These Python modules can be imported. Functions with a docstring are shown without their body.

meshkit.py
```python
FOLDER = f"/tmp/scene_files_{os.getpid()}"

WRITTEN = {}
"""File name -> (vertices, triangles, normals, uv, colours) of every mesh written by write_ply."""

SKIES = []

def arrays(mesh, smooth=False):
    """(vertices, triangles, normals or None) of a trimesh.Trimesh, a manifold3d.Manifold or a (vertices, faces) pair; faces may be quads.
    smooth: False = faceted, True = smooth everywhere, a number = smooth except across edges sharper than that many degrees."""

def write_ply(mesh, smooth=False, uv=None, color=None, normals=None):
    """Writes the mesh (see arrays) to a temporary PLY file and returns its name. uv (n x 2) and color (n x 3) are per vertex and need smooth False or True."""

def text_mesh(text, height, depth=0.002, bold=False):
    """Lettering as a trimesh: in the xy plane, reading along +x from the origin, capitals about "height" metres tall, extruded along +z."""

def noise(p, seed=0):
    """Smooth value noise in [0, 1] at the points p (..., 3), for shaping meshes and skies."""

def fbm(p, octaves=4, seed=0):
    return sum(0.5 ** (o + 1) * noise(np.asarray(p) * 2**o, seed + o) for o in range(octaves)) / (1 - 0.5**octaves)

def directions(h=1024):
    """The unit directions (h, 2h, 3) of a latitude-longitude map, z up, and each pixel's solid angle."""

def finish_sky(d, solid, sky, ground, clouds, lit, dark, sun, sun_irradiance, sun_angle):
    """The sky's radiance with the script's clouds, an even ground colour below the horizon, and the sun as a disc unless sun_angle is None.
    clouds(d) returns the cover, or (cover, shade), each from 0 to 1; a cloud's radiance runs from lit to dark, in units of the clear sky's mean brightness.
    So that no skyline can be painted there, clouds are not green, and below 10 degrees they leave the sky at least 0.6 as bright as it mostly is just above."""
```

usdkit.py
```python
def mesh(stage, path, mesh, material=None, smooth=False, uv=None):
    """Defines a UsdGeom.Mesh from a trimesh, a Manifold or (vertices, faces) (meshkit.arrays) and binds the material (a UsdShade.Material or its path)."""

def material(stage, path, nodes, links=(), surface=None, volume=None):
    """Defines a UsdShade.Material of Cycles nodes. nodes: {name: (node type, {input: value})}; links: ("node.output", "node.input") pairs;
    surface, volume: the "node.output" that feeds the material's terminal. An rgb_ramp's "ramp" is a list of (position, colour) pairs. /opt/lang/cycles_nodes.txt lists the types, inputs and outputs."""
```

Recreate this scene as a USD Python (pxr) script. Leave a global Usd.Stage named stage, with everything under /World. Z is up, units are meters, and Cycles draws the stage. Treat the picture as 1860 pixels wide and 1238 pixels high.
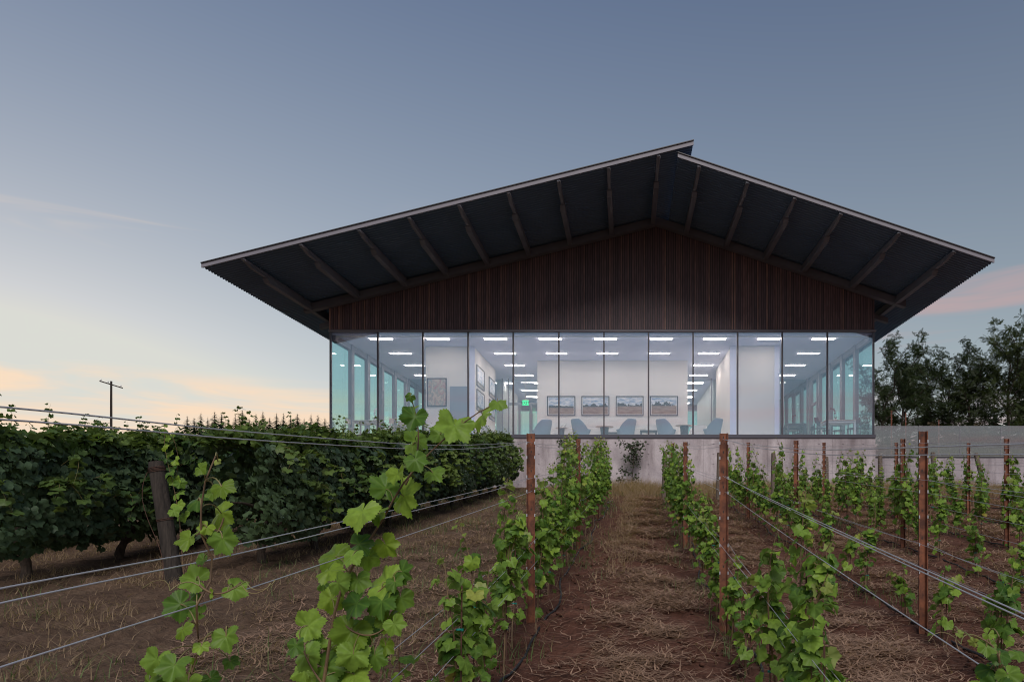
import math, random
import numpy as np
import trimesh
import usdkit
from meshkit import noise, fbm, text_mesh
from pxr import Usd, UsdGeom, UsdLux, UsdShade, Gf, Sdf

# ------------------------------------------------------------------ stage, camera, sky, sun
stage = Usd.Stage.CreateInMemory()
UsdGeom.SetStageUpAxis(stage, 'Z')
UsdGeom.Xform.Define(stage, '/World')
UsdGeom.Scope.Define(stage, '/World/Looks')

EXPOSURE = 0.0
cam = UsdGeom.Camera.Define(stage, '/World/camera')
cam.AddRotateXOp().Set(90.0)                     # stands at the origin, looks along +Y
cam.CreateFocalLengthAttr(24.0)                  # shift lens: the horizon lies low in the frame
cam.CreateHorizontalApertureAttr(36.0)
cam.CreateHorizontalApertureOffsetAttr(-4.026)
cam.CreateVerticalApertureOffsetAttr(5.981)
cam.CreateClippingRangeAttr(Gf.Vec2f(0.05, 20000))
cam.CreateExposureAttr(EXPOSURE)

SUN_EL, SUN_AZ = math.radians(1.0), math.radians(-45.0)
sun_dir = (math.sin(SUN_AZ) * math.cos(SUN_EL), math.cos(SUN_AZ) * math.cos(SUN_EL), math.sin(SUN_EL))


def sky_material():
    n = {
        'tc': ('texture_coordinate', {}),
        'sep': ('separate_xyz', {}),
        'sky': ('sky_texture', {'sky_type': 'single_scattering', 'sun_disc': False, 'sun_elevation': SUN_EL, 'sun_rotation': SUN_AZ,
                                'air_density': 1.0, 'aerosol_density': 1.0, 'ozone_density': 3.0}),
        'bw': ('rgb_to_bw', {}),
        'desat': ('mix_color', {'fac': 0.47, 'use_clamp': False}),
        'scale': ('mix_color', {'blend_type': 'multiply', 'fac': 1.0, 'b': (0.07, 0.07, 0.07)}),
        'gam': ('gamma', {'gamma': 0.4372}),
        'zc': ('clamp', {'min': 0.0, 'max': 0.62}),
        'inv': ('math', {'math_type': 'subtract', 'value1': 1.0}),
        'pw': ('math', {'math_type': 'power', 'value2': 1.122}),
        'haze': ('mix_color', {'blend_type': 'multiply', 'fac': 1.0, 'b': (2.24, 2.06, 1.29)}),
        'ha': ('mix_color', {'blend_type': 'add', 'fac': 1.0, 'b': (0.02, 0.25, 0.83)}),
        'mul': ('mix_color', {'blend_type': 'multiply', 'fac': 1.0}),
        'top': ('mix_color', {'blend_type': 'darken', 'fac': 1.0, 'b': (0.70, 0.71, 0.66)}),
        # streaks of high thin cloud, low over the horizon all round
        'map': ('mapping', {'mapping_type': 'point', 'location': (11.3, 5.4, 1.3), 'scale': (2.4, 2.4, 22.0)}),
        'cn': ('noise_texture', {'scale': 1.0, 'detail': 6.0, 'roughness': 0.56, 'distortion': 0.5}),
        'cr': ('map_range', {'range_type': 'smoothstep', 'from_min': 0.42, 'from_max': 0.60, 'to_min': 0.0, 'to_max': 1.0, 'clamp': True}),
        'low': ('map_range', {'range_type': 'smoothstep', 'from_min': 0.148, 'from_max': 0.176, 'to_min': 1.0, 'to_max': 0.0, 'clamp': True}),
        'cm': ('math', {'math_type': 'multiply'}),
        'map2': ('mapping', {'mapping_type': 'point', 'location': (1.45, 16.16, 6.34), 'scale': (2.0, 2.0, 16.0)}),
        'cn2': ('noise_texture', {'scale': 1.0, 'detail': 5.0, 'roughness': 0.55, 'distortion': 0.8}),
        'cr2': ('map_range', {'range_type': 'smoothstep', 'from_min': 0.55, 'from_max': 0.74, 'to_min': 0.0, 'to_max': 0.85, 'clamp': True}),
        'low2': ('map_range', {'range_type': 'smoothstep', 'from_min': 0.25, 'from_max': 0.42, 'to_min': 1.0, 'to_max': 0.0, 'clamp': True}),
        'cm2': ('math', {'math_type': 'multiply'}),
        'cmax': ('math', {'math_type': 'maximum'}),
        'cf': ('math', {'math_type': 'multiply', 'value2': 0.85}),
        'dot': ('vector_math', {'math_type': 'dot_product', 'vector2': sun_dir}),
        'near': ('map_range', {'range_type': 'smoothstep', 'from_min': 0.35, 'from_max': 1.0, 'to_min': 0.0, 'to_max': 1.0, 'clamp': True}),
        'ccol': ('mix_color', {'a': (0.53, 0.375, 0.375), 'b': (1.0, 0.74, 0.52)}),
        'cmix': ('mix_color', {'use_clamp': False}),
        'ten': ('mix_color', {'blend_type': 'multiply', 'fac': 1.0, 'b': (10.0, 10.0, 10.0)}),
        'bg': ('background_shader', {'strength': 0.1}),
    }
    l = [('sky.color', 'bw.color'), ('bw.val', 'desat.a'), ('sky.color', 'desat.b'), ('desat.result', 'scale.a'), ('scale.result', 'gam.color'),
         ('tc.generated', 'sep.vector'), ('sep.z', 'zc.value'), ('zc.result', 'inv.value2'), ('inv.value', 'pw.value1'),
         ('pw.value', 'haze.a'), ('haze.result', 'ha.a'), ('gam.color', 'mul.a'), ('ha.result', 'mul.b'),
         ('tc.generated', 'map.vector'), ('map.vector', 'cn.vector'), ('cn.fac', 'cr.value'), ('sep.z', 'low.value'), ('cr.result', 'cm.value1'), ('low.result', 'cm.value2'),
         ('tc.generated', 'map2.vector'), ('map2.vector', 'cn2.vector'), ('cn2.fac', 'cr2.value'), ('sep.z', 'low2.value'), ('cr2.result', 'cm2.value1'), ('low2.result', 'cm2.value2'),
         ('cm.value', 'cmax.value1'), ('cm2.value', 'cmax.value2'), ('cmax.value', 'cf.value1'),
         ('tc.generated', 'dot.vector1'), ('dot.value', 'near.value'), ('near.result', 'ccol.fac'), ('cf.value', 'cmix.fac'), ('mul.result', 'top.a'), ('top.result', 'cmix.a'), ('ccol.result', 'cmix.b'),
         ('cmix.result', 'ten.a'), ('ten.result', 'bg.color')]
    return usdkit.material(stage, '/World/Looks/dusk_sky', n, l, surface='bg.background')


dome = UsdLux.DomeLight.Define(stage, '/World/sky')
UsdShade.MaterialBindingAPI.Apply(dome.GetPrim()).Bind(sky_material())
dome.GetPrim().SetCustomDataByKey('kind', 'structure')
dome.GetPrim().SetCustomDataByKey('label', 'pale dusk sky with peach cloud streaks low on the left')
sun = UsdLux.DistantLight.Define(stage, '/World/sun')
sun.CreateNormalizeAttr(True)
sun.CreateIntensityAttr(0.68)
sun.CreateAngleAttr(34.0)
sun.CreateColorAttr(Gf.Vec3f(1.0, 0.93, 0.88))
sun.AddRotateXYZOp().Set(Gf.Vec3f(46.0, 0, 6.0))   # the broad last light of dusk, from high behind the camera

RNG = np.random.default_rng(11)

# ------------------------------------------------------------------ prim helpers
_used = {}


def numbered(parent, name):
    k = (parent, name)
    c = _used.get(k, 0)
    _used[k] = c + 1
    return name if c == 0 else f'{name}_{c:03d}'


def tag(p, label=None, cat=None, group=None, kind=None):
    p = p.GetPrim() if hasattr(p, 'GetPrim') else p
    for k, v in (('label', label), ('category', cat), ('group', group), ('kind', kind)):
        if v:
            p.SetCustomDataByKey(k, v)
    return p


def path_of(parent):
    return '/World' if parent is None else str(parent.GetPath())


def obj(name, mesh, m, parent=None, smooth=False, uv=None, **kw):
    pp = path_of(parent)
    g = usdkit.mesh(stage, f'{pp}/{numbered(pp, name)}', mesh, m, smooth=smooth, uv=uv)
    g.CreateDoubleSidedAttr(True)
    return tag(g, **kw)


def thing(name, label, cat, loc=(0, 0, 0), rotz=0.0, scale=1.0, group=None, parent=None):
    pp = path_of(parent)
    x = UsdGeom.Xform.Define(stage, f'{pp}/{numbered(pp, name)}')
    x.AddTranslateOp().Set(Gf.Vec3d(*map(float, loc)))
    x.AddRotateZOp().Set(float(rotz))
    x.AddScaleOp().Set(Gf.Vec3f(*([scale] * 3 if np.ndim(scale) == 0 else map(float, scale))))
    return tag(x, label, cat, group)


def place(p, loc, rotz=0.0, scale=1.0):
    p.GetAttribute('xformOp:translate').Set(Gf.Vec3d(*map(float, loc)))
    p.GetAttribute('xformOp:rotateZ').Set(float(rotz))
    p.GetAttribute('xformOp:scale').Set(Gf.Vec3f(*([float(scale)] * 3 if np.ndim(scale) == 0 else map(float, scale))))
    return p


def dup(root, label, loc, rotz=0.0, scale=1.0, group=None):
    base = root.GetName().rsplit('_', 1)
    base = base[0] if base[-1].isdigit() else root.GetName()
    r = thing(base, label, root.GetCustomDataByKey('category'), loc, rotz, scale, group or root.GetCustomDataByKey('group'))
    r.GetReferences().AddInternalReference(root.GetPath())
    r.SetInstanceable(True)
    return r


ORD = ['first', 'second', 'third', 'fourth', 'fifth', 'sixth', 'seventh', 'eighth', 'ninth', 'tenth', 'eleventh', 'twelfth', 'thirteenth',
       'fourteenth', 'fifteenth', 'sixteenth', 'seventeenth', 'eighteenth', 'nineteenth', 'twentieth', 'twenty-first', 'twenty-second', 'twenty-third', 'twenty-fourth', 'twenty-fifth', 'twenty-sixth']


# ------------------------------------------------------------------ mesh helpers
def cat(ms):
    ms = [m for m in ms if m is not None]
    return trimesh.util.concatenate(ms)


def box(x0, x1, y0, y1, z0, z1):
    b = trimesh.creation.box([abs(x1 - x0), abs(y1 - y0), abs(z1 - z0)])
    b.apply_translation([(x0 + x1) / 2, (y0 + y1) / 2, (z0 + z1) / 2])
    return b


def cbox(x0, x1, y0, y1, z0, z1, c=0.006):
    """box with chamfered edges"""
    s = np.array([abs(x1 - x0), abs(y1 - y0), abs(z1 - z0)]) / 2
    c = min(c, *(s * 0.45))
    pts = []
    for a in (-1, 1):
        for b in (-1, 1):
            for d in (-1, 1):
                p = np.array([a, b, d]) * s
                for k in range(3):
                    q = p.copy()
                    for j in range(3):
                        if j != k:
                            q[j] -= np.sign(q[j]) * c
                    pts.append(q)
    h = trimesh.convex.convex_hull(np.array(pts))
    h.apply_translation([(x0 + x1) / 2, (y0 + y1) / 2, (z0 + z1) / 2])
    return h


def tube(points, radii, sides=6, cap=True):
    p = np.asarray(points, float)
    r = np.broadcast_to(np.asarray(radii, float), (len(p),))
    t = np.gradient(p, axis=0)
    t /= np.linalg.norm(t, axis=1, keepdims=True) + 1e-12
    a = np.cross(t, np.where(np.abs(t[:, 2:]) < 0.9, [0, 0, 1.0], [1.0, 0, 0]))
    a /= np.linalg.norm(a, axis=1, keepdims=True) + 1e-12
    b = np.cross(t, a)
    ang = np.arange(sides) * 2 * np.pi / sides
    v = p[:, None] + r[:, None, None] * (np.cos(ang)[None, :, None] * a[:, None] + np.sin(ang)[None, :, None] * b[:, None])
    i, j = np.meshgrid(np.arange(len(p) - 1), np.arange(sides), indexing='ij')
    q = np.stack([i * sides + j, i * sides + (j + 1) % sides, (i + 1) * sides + (j + 1) % sides, (i + 1) * sides + j], -1).reshape(-1, 4)
    f = np.vstack([q[:, [0, 1, 2]], q[:, [0, 2, 3]]])
    v = v.reshape(-1, 3)
    if cap:
        n = len(v)
        v = np.vstack([v, p[0], p[-1]])
        k = np.arange(sides)
        f = np.vstack([f, np.stack([np.full(sides, n), (k + 1) % sides, k], 1), np.stack([np.full(sides, n + 1), n - sides + k, n - sides + (k + 1) % sides], 1)])
    return trimesh.Trimesh(v, f, process=False)


def cyl(x, y, z0, z1, r, n=16):
    return tube([(x, y, z0), (x, y, (z0 + z1) / 2), (x, y, z1)], r, n)


def lathe(profile, n=24):
    return trimesh.creation.revolve(np.array(profile, float), sections=n)


def spline(pts, n):
    from scipy.interpolate import CubicSpline
    pts = np.asarray(pts, float)
    t = np.r_[0, np.cumsum(np.linalg.norm(np.diff(pts, axis=0), axis=1))]
    return CubicSpline(t, pts)(np.linspace(0, t[-1], n))


# a pixel of the 1860-wide layout sketch at depth d -> a point in the world (used to measure things, not to shear them)
def P(px, py, d):
    return np.array([(px - 1138) * d / 1240, d, (928 - py) * d / 1240])


# ------------------------------------------------------------------ materials
def mat(name, c1, c2=None, rough=0.6, scale=8.0, detail=4.0, stretch=(1, 1, 1), metallic=0.0, bump=0.0, bump_scale=None, bump_dist=0.01, spec=0.5, ramp=(0.35, 0.65), obj_random=0.0, coord='position'):
    n = {'p': ('principled_bsdf', {'roughness': rough, 'metallic': metallic, 'specular_ior_level': spec})}
    l = []
    if c2 is None:
        n['p'][1]['base_color'] = c1
    if c2 is not None or bump:
        if coord == 'position':
            n['geo'] = ('geometry', {})
            src = 'geo.position'
        else:
            n['geo'] = ('texture_coordinate', {})
            src = 'geo.object'
        n['map'] = ('mapping', {'mapping_type': 'point', 'scale': stretch})
        l += [(src, 'map.vector')]
    if c2 is not None:
        n['n'] = ('noise_texture', {'scale': scale, 'detail': detail, 'roughness': 0.6})
        n['r'] = ('rgb_ramp', {'ramp': [(ramp[0], c1), (ramp[1], c2)]})
        l += [('map.vector', 'n.vector'), ('n.fac', 'r.fac')]
        out = 'r.color'
        if obj_random:
            n['oi'] = ('object_info', {})
            n['rr'] = ('map_range', {'from_min': 0, 'from_max': 1, 'to_min': 1 - obj_random, 'to_max': 1 + obj_random})
            n['hv'] = ('hsv', {})
            l += [('oi.random', 'rr.value'), ('rr.result', 'hv.value'), (out, 'hv.color')]
            out = 'hv.color'
        l += [(out, 'p.base_color')]
    if bump:
        n['bn'] = ('noise_texture', {'scale': bump_scale or scale * 4, 'detail': 5.0, 'roughness': 0.65})
        n['b'] = ('bump', {'strength': bump, 'distance': bump_dist})
        l += [('map.vector', 'bn.vector'), ('bn.fac', 'b.height'), ('b.normal', 'p.normal')]
    return usdkit.material(stage, f'/World/Looks/{name}', n, l, surface='p.BSDF')


def leaf_mat(name, dark, light, back, trans=0.35, veins=False, rough=0.45):
    """leaves vary one by one; thin, so light passes"""
    n = {'geo': ('geometry', {}), 'oi': ('object_info', {}), 'add': ('math', {'math_type': 'add'}), 'fr': ('math', {'math_type': 'fraction'}),
         'r': ('rgb_ramp', {'ramp': [(0.0, dark), (0.75, light), (1.0, tuple(np.array(light) * (1.18, 1.1, 0.9)))]}),
         'nz': ('noise_texture', {'scale': 60.0, 'detail': 3.0}), 'nm': ('map_range', {'from_min': 0.3, 'from_max': 0.7, 'to_min': 0.82, 'to_max': 1.15}),
         'hv': ('hsv', {}),
         'bk': ('mix_color', {'b': back}),
         'p': ('principled_bsdf', {'roughness': rough, 'specular_ior_level': 0.22}), 't': ('translucent_bsdf', {}),
         'tc': ('mix_color', {'blend_type': 'multiply', 'fac': 1.0, 'b': (1.25, 1.35, 0.55)}),
         'mx': ('mix_closure', {'fac': trans})}
    l = [('geo.random_per_island', 'add.value1'), ('oi.random', 'add.value2'), ('add.value', 'fr.value1'), ('fr.value', 'r.fac'),
         ('geo.position', 'nz.vector'), ('nz.fac', 'nm.value'), ('nm.result', 'hv.value'), ('r.color', 'hv.color')]
    out = 'hv.color'
    if veins:   # five main veins fanning from the stalk, in the leaf's own flat coordinates
        n.update({'uv': ('attribute', {'attribute': 'st'}), 'su': ('separate_xyz', {}), 'an': ('math', {'math_type': 'arctan2'}),
                  'pp': ('math', {'math_type': 'pingpong', 'value2': 0.4538}), 'len': ('vector_math', {'math_type': 'length'}),
                  'ds': ('math', {'math_type': 'multiply'}), 'vm': ('map_range', {'from_min': 0.008, 'from_max': 0.04, 'to_min': 0.16, 'to_max': 0.0, 'clamp': True}),
                  'vc': ('mix_color', {'b': tuple(np.array(light) * 1.15)})})
        l += [('uv.vector', 'su.vector'), ('su.x', 'an.value1'), ('su.y', 'an.value2'), ('an.value', 'pp.value1'), ('uv.vector', 'len.vector1'),
              ('pp.value', 'ds.value1'), ('len.value', 'ds.value2'), ('ds.value', 'vm.value'), ('vm.result', 'vc.fac'), (out, 'vc.a')]
        out = 'vc.result'
    l += [('geo.backfacing', 'bkf.value1'), ('bkf.value', 'bk.fac'), (out, 'bk.a')]
    n['bkf'] = ('math', {'math_type': 'multiply', 'value2': 0.6})
    l += [('bk.result', 'p.base_color'), ('bk.result', 'tc.a'), ('tc.result', 't.color'), ('p.BSDF', 'mx.closure1'), ('t.BSDF', 'mx.closure2')]
    return usdkit.material(stage, f'/World/Looks/{name}', n, l, surface='mx.closure')


def pane_mat(name, tint, refl=(1, 1, 1), boost=1.0):
    n = {'t': ('transparent_bsdf', {'color': tint}), 'g': ('glossy_bsdf', {'color': refl, 'roughness': 0.0}), 'f': ('layer_weight', {'blend': 0.5}),
         'pw': ('math', {'math_type': 'power', 'value2': 5.0}), 'b': ('math', {'math_type': 'multiply_add', 'value2': 0.9, 'value3': 0.04 * boost, 'use_clamp': True}), 'm': ('mix_closure', {})}
    l = [('f.facing', 'pw.value1'), ('pw.value', 'b.value1'), ('b.value', 'm.fac'), ('t.BSDF', 'm.closure1'), ('g.BSDF', 'm.closure2')]
    return usdkit.material(stage, f'/World/Looks/{name}', n, l, surface='m.closure')


def glow(name, c, s):
    return usdkit.material(stage, f'/World/Looks/{name}', {'e': ('emission', {'color': c, 'strength': s})}, [], surface='e.emission')


M = {}
M['frame'] = mat('frame_metal', (0.085, 0.083, 0.105), rough=0.45, metallic=0.3)
M['fascia'] = mat('fascia_metal', (0.175, 0.168, 0.20), (0.20, 0.19, 0.222), rough=0.55, scale=1.5)
M['trim'] = mat('dark_trim', (0.03, 0.028, 0.033), rough=0.5)
M['deck'] = mat('corrugated_metal', (0.062, 0.118, 0.205), (0.074, 0.13, 0.22), rough=0.5, scale=1.0)
M['steel'] = mat('painted_steel', (0.115, 0.122, 0.155), (0.135, 0.14, 0.17), rough=0.55, scale=2.0)
M['concrete'] = None
M['white'] = mat('white_plaster', (0.78, 0.76, 0.74), (0.82, 0.80, 0.78), rough=0.8, scale=0.6)
M['ceil'] = mat('ceiling_paint', (0.75, 0.80, 1.0), rough=0.9)
M['floor'] = mat('pale_floor', (0.54, 0.48, 0.45), (0.62, 0.55, 0.51), rough=0.4, scale=1.2, stretch=(4, 0.5, 1))
M['column'] = mat('side_column', (0.24, 0.24, 0.28), rough=0.6)
M['door'] = mat('door_paint', (0.28, 0.34, 0.42), rough=0.5)
M['facade_glass'] = pane_mat('facade_glass', (0.93, 0.95, 0.99), (0.72, 0.86, 1.0), boost=4.6)
M['side_glass'] = pane_mat('side_glass', (0.77, 1.0, 0.94), (0.8, 1.0, 0.95))
M['inner_glass'] = pane_mat('inner_glass', (0.88, 0.93, 0.95))
M['rail_glass'] = pane_mat('rail_glass', (0.72, 0.72, 0.72), (0.92, 0.90, 1.0), boost=5.5)
M['lamp'] = glow('strip_lamp', (1.0, 0.83, 0.68), 31.0)
M['lamp_body'] = mat('lamp_body', (0.7, 0.7, 0.7), rough=0.4)
M['black'] = mat('black_plastic', (0.012, 0.012, 0.013), rough=0.5)
M['wire'] = mat('galvanised_wire', (0.46, 0.47, 0.51), rough=0.45, metallic=0.45)
M['rust'] = mat('rusty_steel', (0.07, 0.026, 0.017), (0.23, 0.082, 0.04), rough=0.8, scale=14.0, detail=8, bump=0.5, bump_scale=120, bump_dist=0.002)
M['oldwood'] = mat('weathered_wood', (0.075, 0.055, 0.042), (0.16, 0.125, 0.10), rough=0.9, scale=9.0, stretch=(4, 4, 0.5), bump=0.8, bump_scale=30, bump_dist=0.01)
M['darkwoodpost'] = mat('dark_end_post', (0.018, 0.014, 0.012), (0.052, 0.041, 0.034), rough=0.95, scale=9.0, stretch=(4, 4, 0.5), bump=0.9, bump_scale=30, bump_dist=0.012)
M['bark'] = mat('vine_bark', (0.028, 0.02, 0.016), (0.075, 0.055, 0.042), rough=0.95, scale=25.0, stretch=(2, 2, 0.5), bump=1.0, bump_scale=40, bump_dist=0.008, coord='object')
M['cane'] = mat('young_cane', (0.10, 0.06, 0.035), (0.17, 0.11, 0.05), rough=0.7, scale=20.0, coord='object')
M['shoot'] = mat('green_shoot', (0.15, 0.16, 0.05), (0.22, 0.15, 0.07), rough=0.6, scale=20.0, coord='object')
M['tie'] = mat('green_tie', (0.0, 0.20, 0.17), rough=0.5)
M['rod'] = mat('training_rod', (0.055, 0.024, 0.016), (0.09, 0.038, 0.024), rough=0.8, scale=15, coord='object')
M['hose'] = mat('drip_hose', (0.016, 0.016, 0.019), rough=0.55)
M['leaf_young'] = leaf_mat('young_vine_leaf', (0.045, 0.112, 0.018), (0.195, 0.315, 0.050), (0.16, 0.235, 0.08), veins=True)
M['leaf_light'] = leaf_mat('sunny_vine_leaf', (0.12, 0.20, 0.022), (0.20, 0.30, 0.035), (0.16, 0.24, 0.06), veins=True)
M['leaf_tip'] = leaf_mat('vine_tip_leaf', (0.22, 0.30, 0.07), (0.30, 0.36, 0.09), (0.3, 0.36, 0.14), trans=0.45)
M['leaf_turn'] = leaf_mat('yellowing_leaf', (0.30, 0.20, 0.05), (0.34, 0.30, 0.07), (0.3, 0.25, 0.1))
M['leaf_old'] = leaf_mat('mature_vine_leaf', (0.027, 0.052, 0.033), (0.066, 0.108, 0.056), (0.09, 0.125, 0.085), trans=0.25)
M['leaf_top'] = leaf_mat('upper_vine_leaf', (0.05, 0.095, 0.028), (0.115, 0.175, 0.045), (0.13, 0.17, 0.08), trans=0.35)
M['leaf_tree'] = leaf_mat('locust_leaf', (0.022, 0.036, 0.014), (0.042, 0.060, 0.022), (0.04, 0.055, 0.022), trans=0.3)
M['needle'] = leaf_mat('conifer_needle', (0.012, 0.026, 0.014), (0.028, 0.05, 0.024), (0.03, 0.05, 0.025), trans=0.1)
M['shrub'] = leaf_mat('wall_shrub_leaf', (0.03, 0.045, 0.025), (0.06, 0.08, 0.045), (0.07, 0.09, 0.06), trans=0.2)
M['straw'] = leaf_mat('dry_straw', (0.25, 0.155, 0.105), (0.66, 0.465, 0.345), (0.55, 0.39, 0.29), trans=0.15, rough=0.7)
M['drygrass'] = leaf_mat('dry_grass_blade', (0.19, 0.13, 0.08), (0.46, 0.345, 0.225), (0.4, 0.3, 0.2), trans=0.3, rough=0.7)
M['weed'] = leaf_mat('green_weed', (0.06, 0.095, 0.035), (0.12, 0.16, 0.06), (0.1, 0.14, 0.06), trans=0.3)


def concrete(name, c1, c2):
    n = {'geo': ('geometry', {}), 'n1': ('noise_texture', {'scale': 0.9, 'detail': 6, 'roughness': 0.65, 'distortion': 0.6}),
         'mp': ('mapping', {'mapping_type': 'point', 'scale': (2.2, 2.2, 0.35)}), 'n2': ('noise_texture', {'scale': 1.0, 'detail': 5, 'roughness': 0.6}),
         'n3': ('noise_texture', {'scale': 26, 'detail': 4}),
         'r1': ('rgb_ramp', {'ramp': [(0.3, c1), (0.68, c2)]}), 'r2': ('rgb_ramp', {'ramp': [(0.34, (0.62, 0.59, 0.59)), (0.54, (1, 1, 1))]}),
         'r3': ('rgb_ramp', {'ramp': [(0.3, (0.88, 0.88, 0.88)), (0.7, (1.06, 1.06, 1.06))]}),
         'm1': ('mix_color', {'blend_type': 'multiply', 'fac': 1.0}), 'm2': ('mix_color', {'blend_type': 'multiply', 'fac': 1.0}),
         'b': ('bump', {'strength': 0.35, 'distance': 0.01}), 'p': ('principled_bsdf', {'roughness': 0.75, 'specular_ior_level': 0.35})}
    l = [('geo.position', 'n1.vector'), ('geo.position', 'mp.vector'), ('mp.vector', 'n2.vector'), ('geo.position', 'n3.vector'), ('n1.fac', 'r1.fac'), ('n2.fac', 'r2.fac'),
         ('n3.fac', 'r3.fac'), ('r1.color', 'm1.a'), ('r2.color', 'm1.b'), ('m1.result', 'm2.a'), ('r3.color', 'm2.b'), ('m2.result', 'p.base_color'),
         ('n3.fac', 'b.height'), ('b.normal', 'p.normal')]
    return usdkit.material(stage, f'/World/Looks/{name}', n, l, surface='p.BSDF')


M['concrete'] = concrete('board_concrete', (0.32, 0.28, 0.305), (0.54, 0.485, 0.51))
M['concrete2'] = concrete('terrace_concrete', (0.31, 0.275, 0.30), (0.40, 0.36, 0.385))

# ------------------------------------------------------------------ ground
GH = 1.45


def gz0(x, d):
    """the slope of the vineyard, rising to the building"""
    d = np.asarray(d, float)
    z = -GH + 0.0911 * d
    up = 1.75 + 0.0 * d
    t = np.clip((d - 25.0) / 14.0, 0, 1)
    t = t * t * (3 - 2 * t)
    z = np.where(d > 25, (-GH + 0.0911 * 25 + 0.0911 * (np.minimum(d, 32) - 25) * (1 - t)) * (1 - t) + up * t, z)
    z = np.where(d < -18, -GH - 0.0911 * 18, z)
    return z


ROW0 = [-0.915, 0.665, 2.245, 3.83, 5.38, 6.95, 8.5]
ROWNAMES = ['row left of the aisle', 'first row right of the aisle', 'second row right of the aisle', 'third row right of the aisle', 'fourth row right of the aisle', 'fifth row right of the aisle', 'sixth row right of the aisle']


def rowx(k, d):
    return ROW0[k] + 0.021 * d


def gz(x, d):
    x = np.asarray(x, float)
    d = np.asarray(d, float)
    p = np.stack([x, d, np.zeros_like(x)], -1)
    near = np.clip(1 - (np.abs(d - 10) - 16) / 6, 0, 1) * np.clip(1 - (np.abs(x) - 16) / 8, 0, 1)
    u = (x - 0.021 * d - 0.665) / 1.58
    hump = np.cos(2 * np.pi * (u - 0.5)) * 0.5 + 0.5             # straw hump between the rows
    hump = np.where(x < -1.6, 0.15, hump)
    z = gz0(x, d) + near * (0.05 * hump - 0.02 + 0.07 * (fbm(p * 1.7, 4, 3) - 0.5) + 0.055 * (fbm(p * 7.0, 3, 9) - 0.5))
    return z


xs = np.unique(np.round(np.concatenate([np.arange(-6.5, 8.5, 0.06), np.arange(-14, 16, 0.25), np.sign(np.linspace(-1, 1, 60)) * np.geomspace(16, 4000, 30).repeat(2)]), 3))
ds = np.unique(np.round(np.concatenate([np.arange(0.6, 11, 0.05), np.arange(11, 27, 0.13), np.arange(-6, 0.6, 0.3), np.geomspace(27, 4000, 34), -np.geomspace(6, 4000, 24)]), 3))
gx, gd = np.meshgrid(xs, ds, indexing='ij')
gzv = gz(gx, gd)
lump = np.clip(1 - np.abs(gd - 5) / 12, 0, 1)
gzv += lump * (0.06 * (noise(np.stack([gx * 16, gd * 16, 0 * gx], -1), 5) ** 2 - 0.3) + 0.07 * (noise(np.stack([gx * 6, gd * 6, 0 * gx], -1), 8) ** 2 - 0.3)) * (np.abs(gx) < 9)
gv = np.stack([gx, gd, gzv], -1).reshape(-1, 3)
ny = len(ds)
ii, jj = np.meshgrid(np.arange(len(xs) - 1), np.arange(ny - 1), indexing='ij')
q = np.stack([ii * ny + jj, (ii + 1) * ny + jj, (ii + 1) * ny + jj + 1, ii * ny + jj + 1], -1).reshape(-1, 4)
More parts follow.
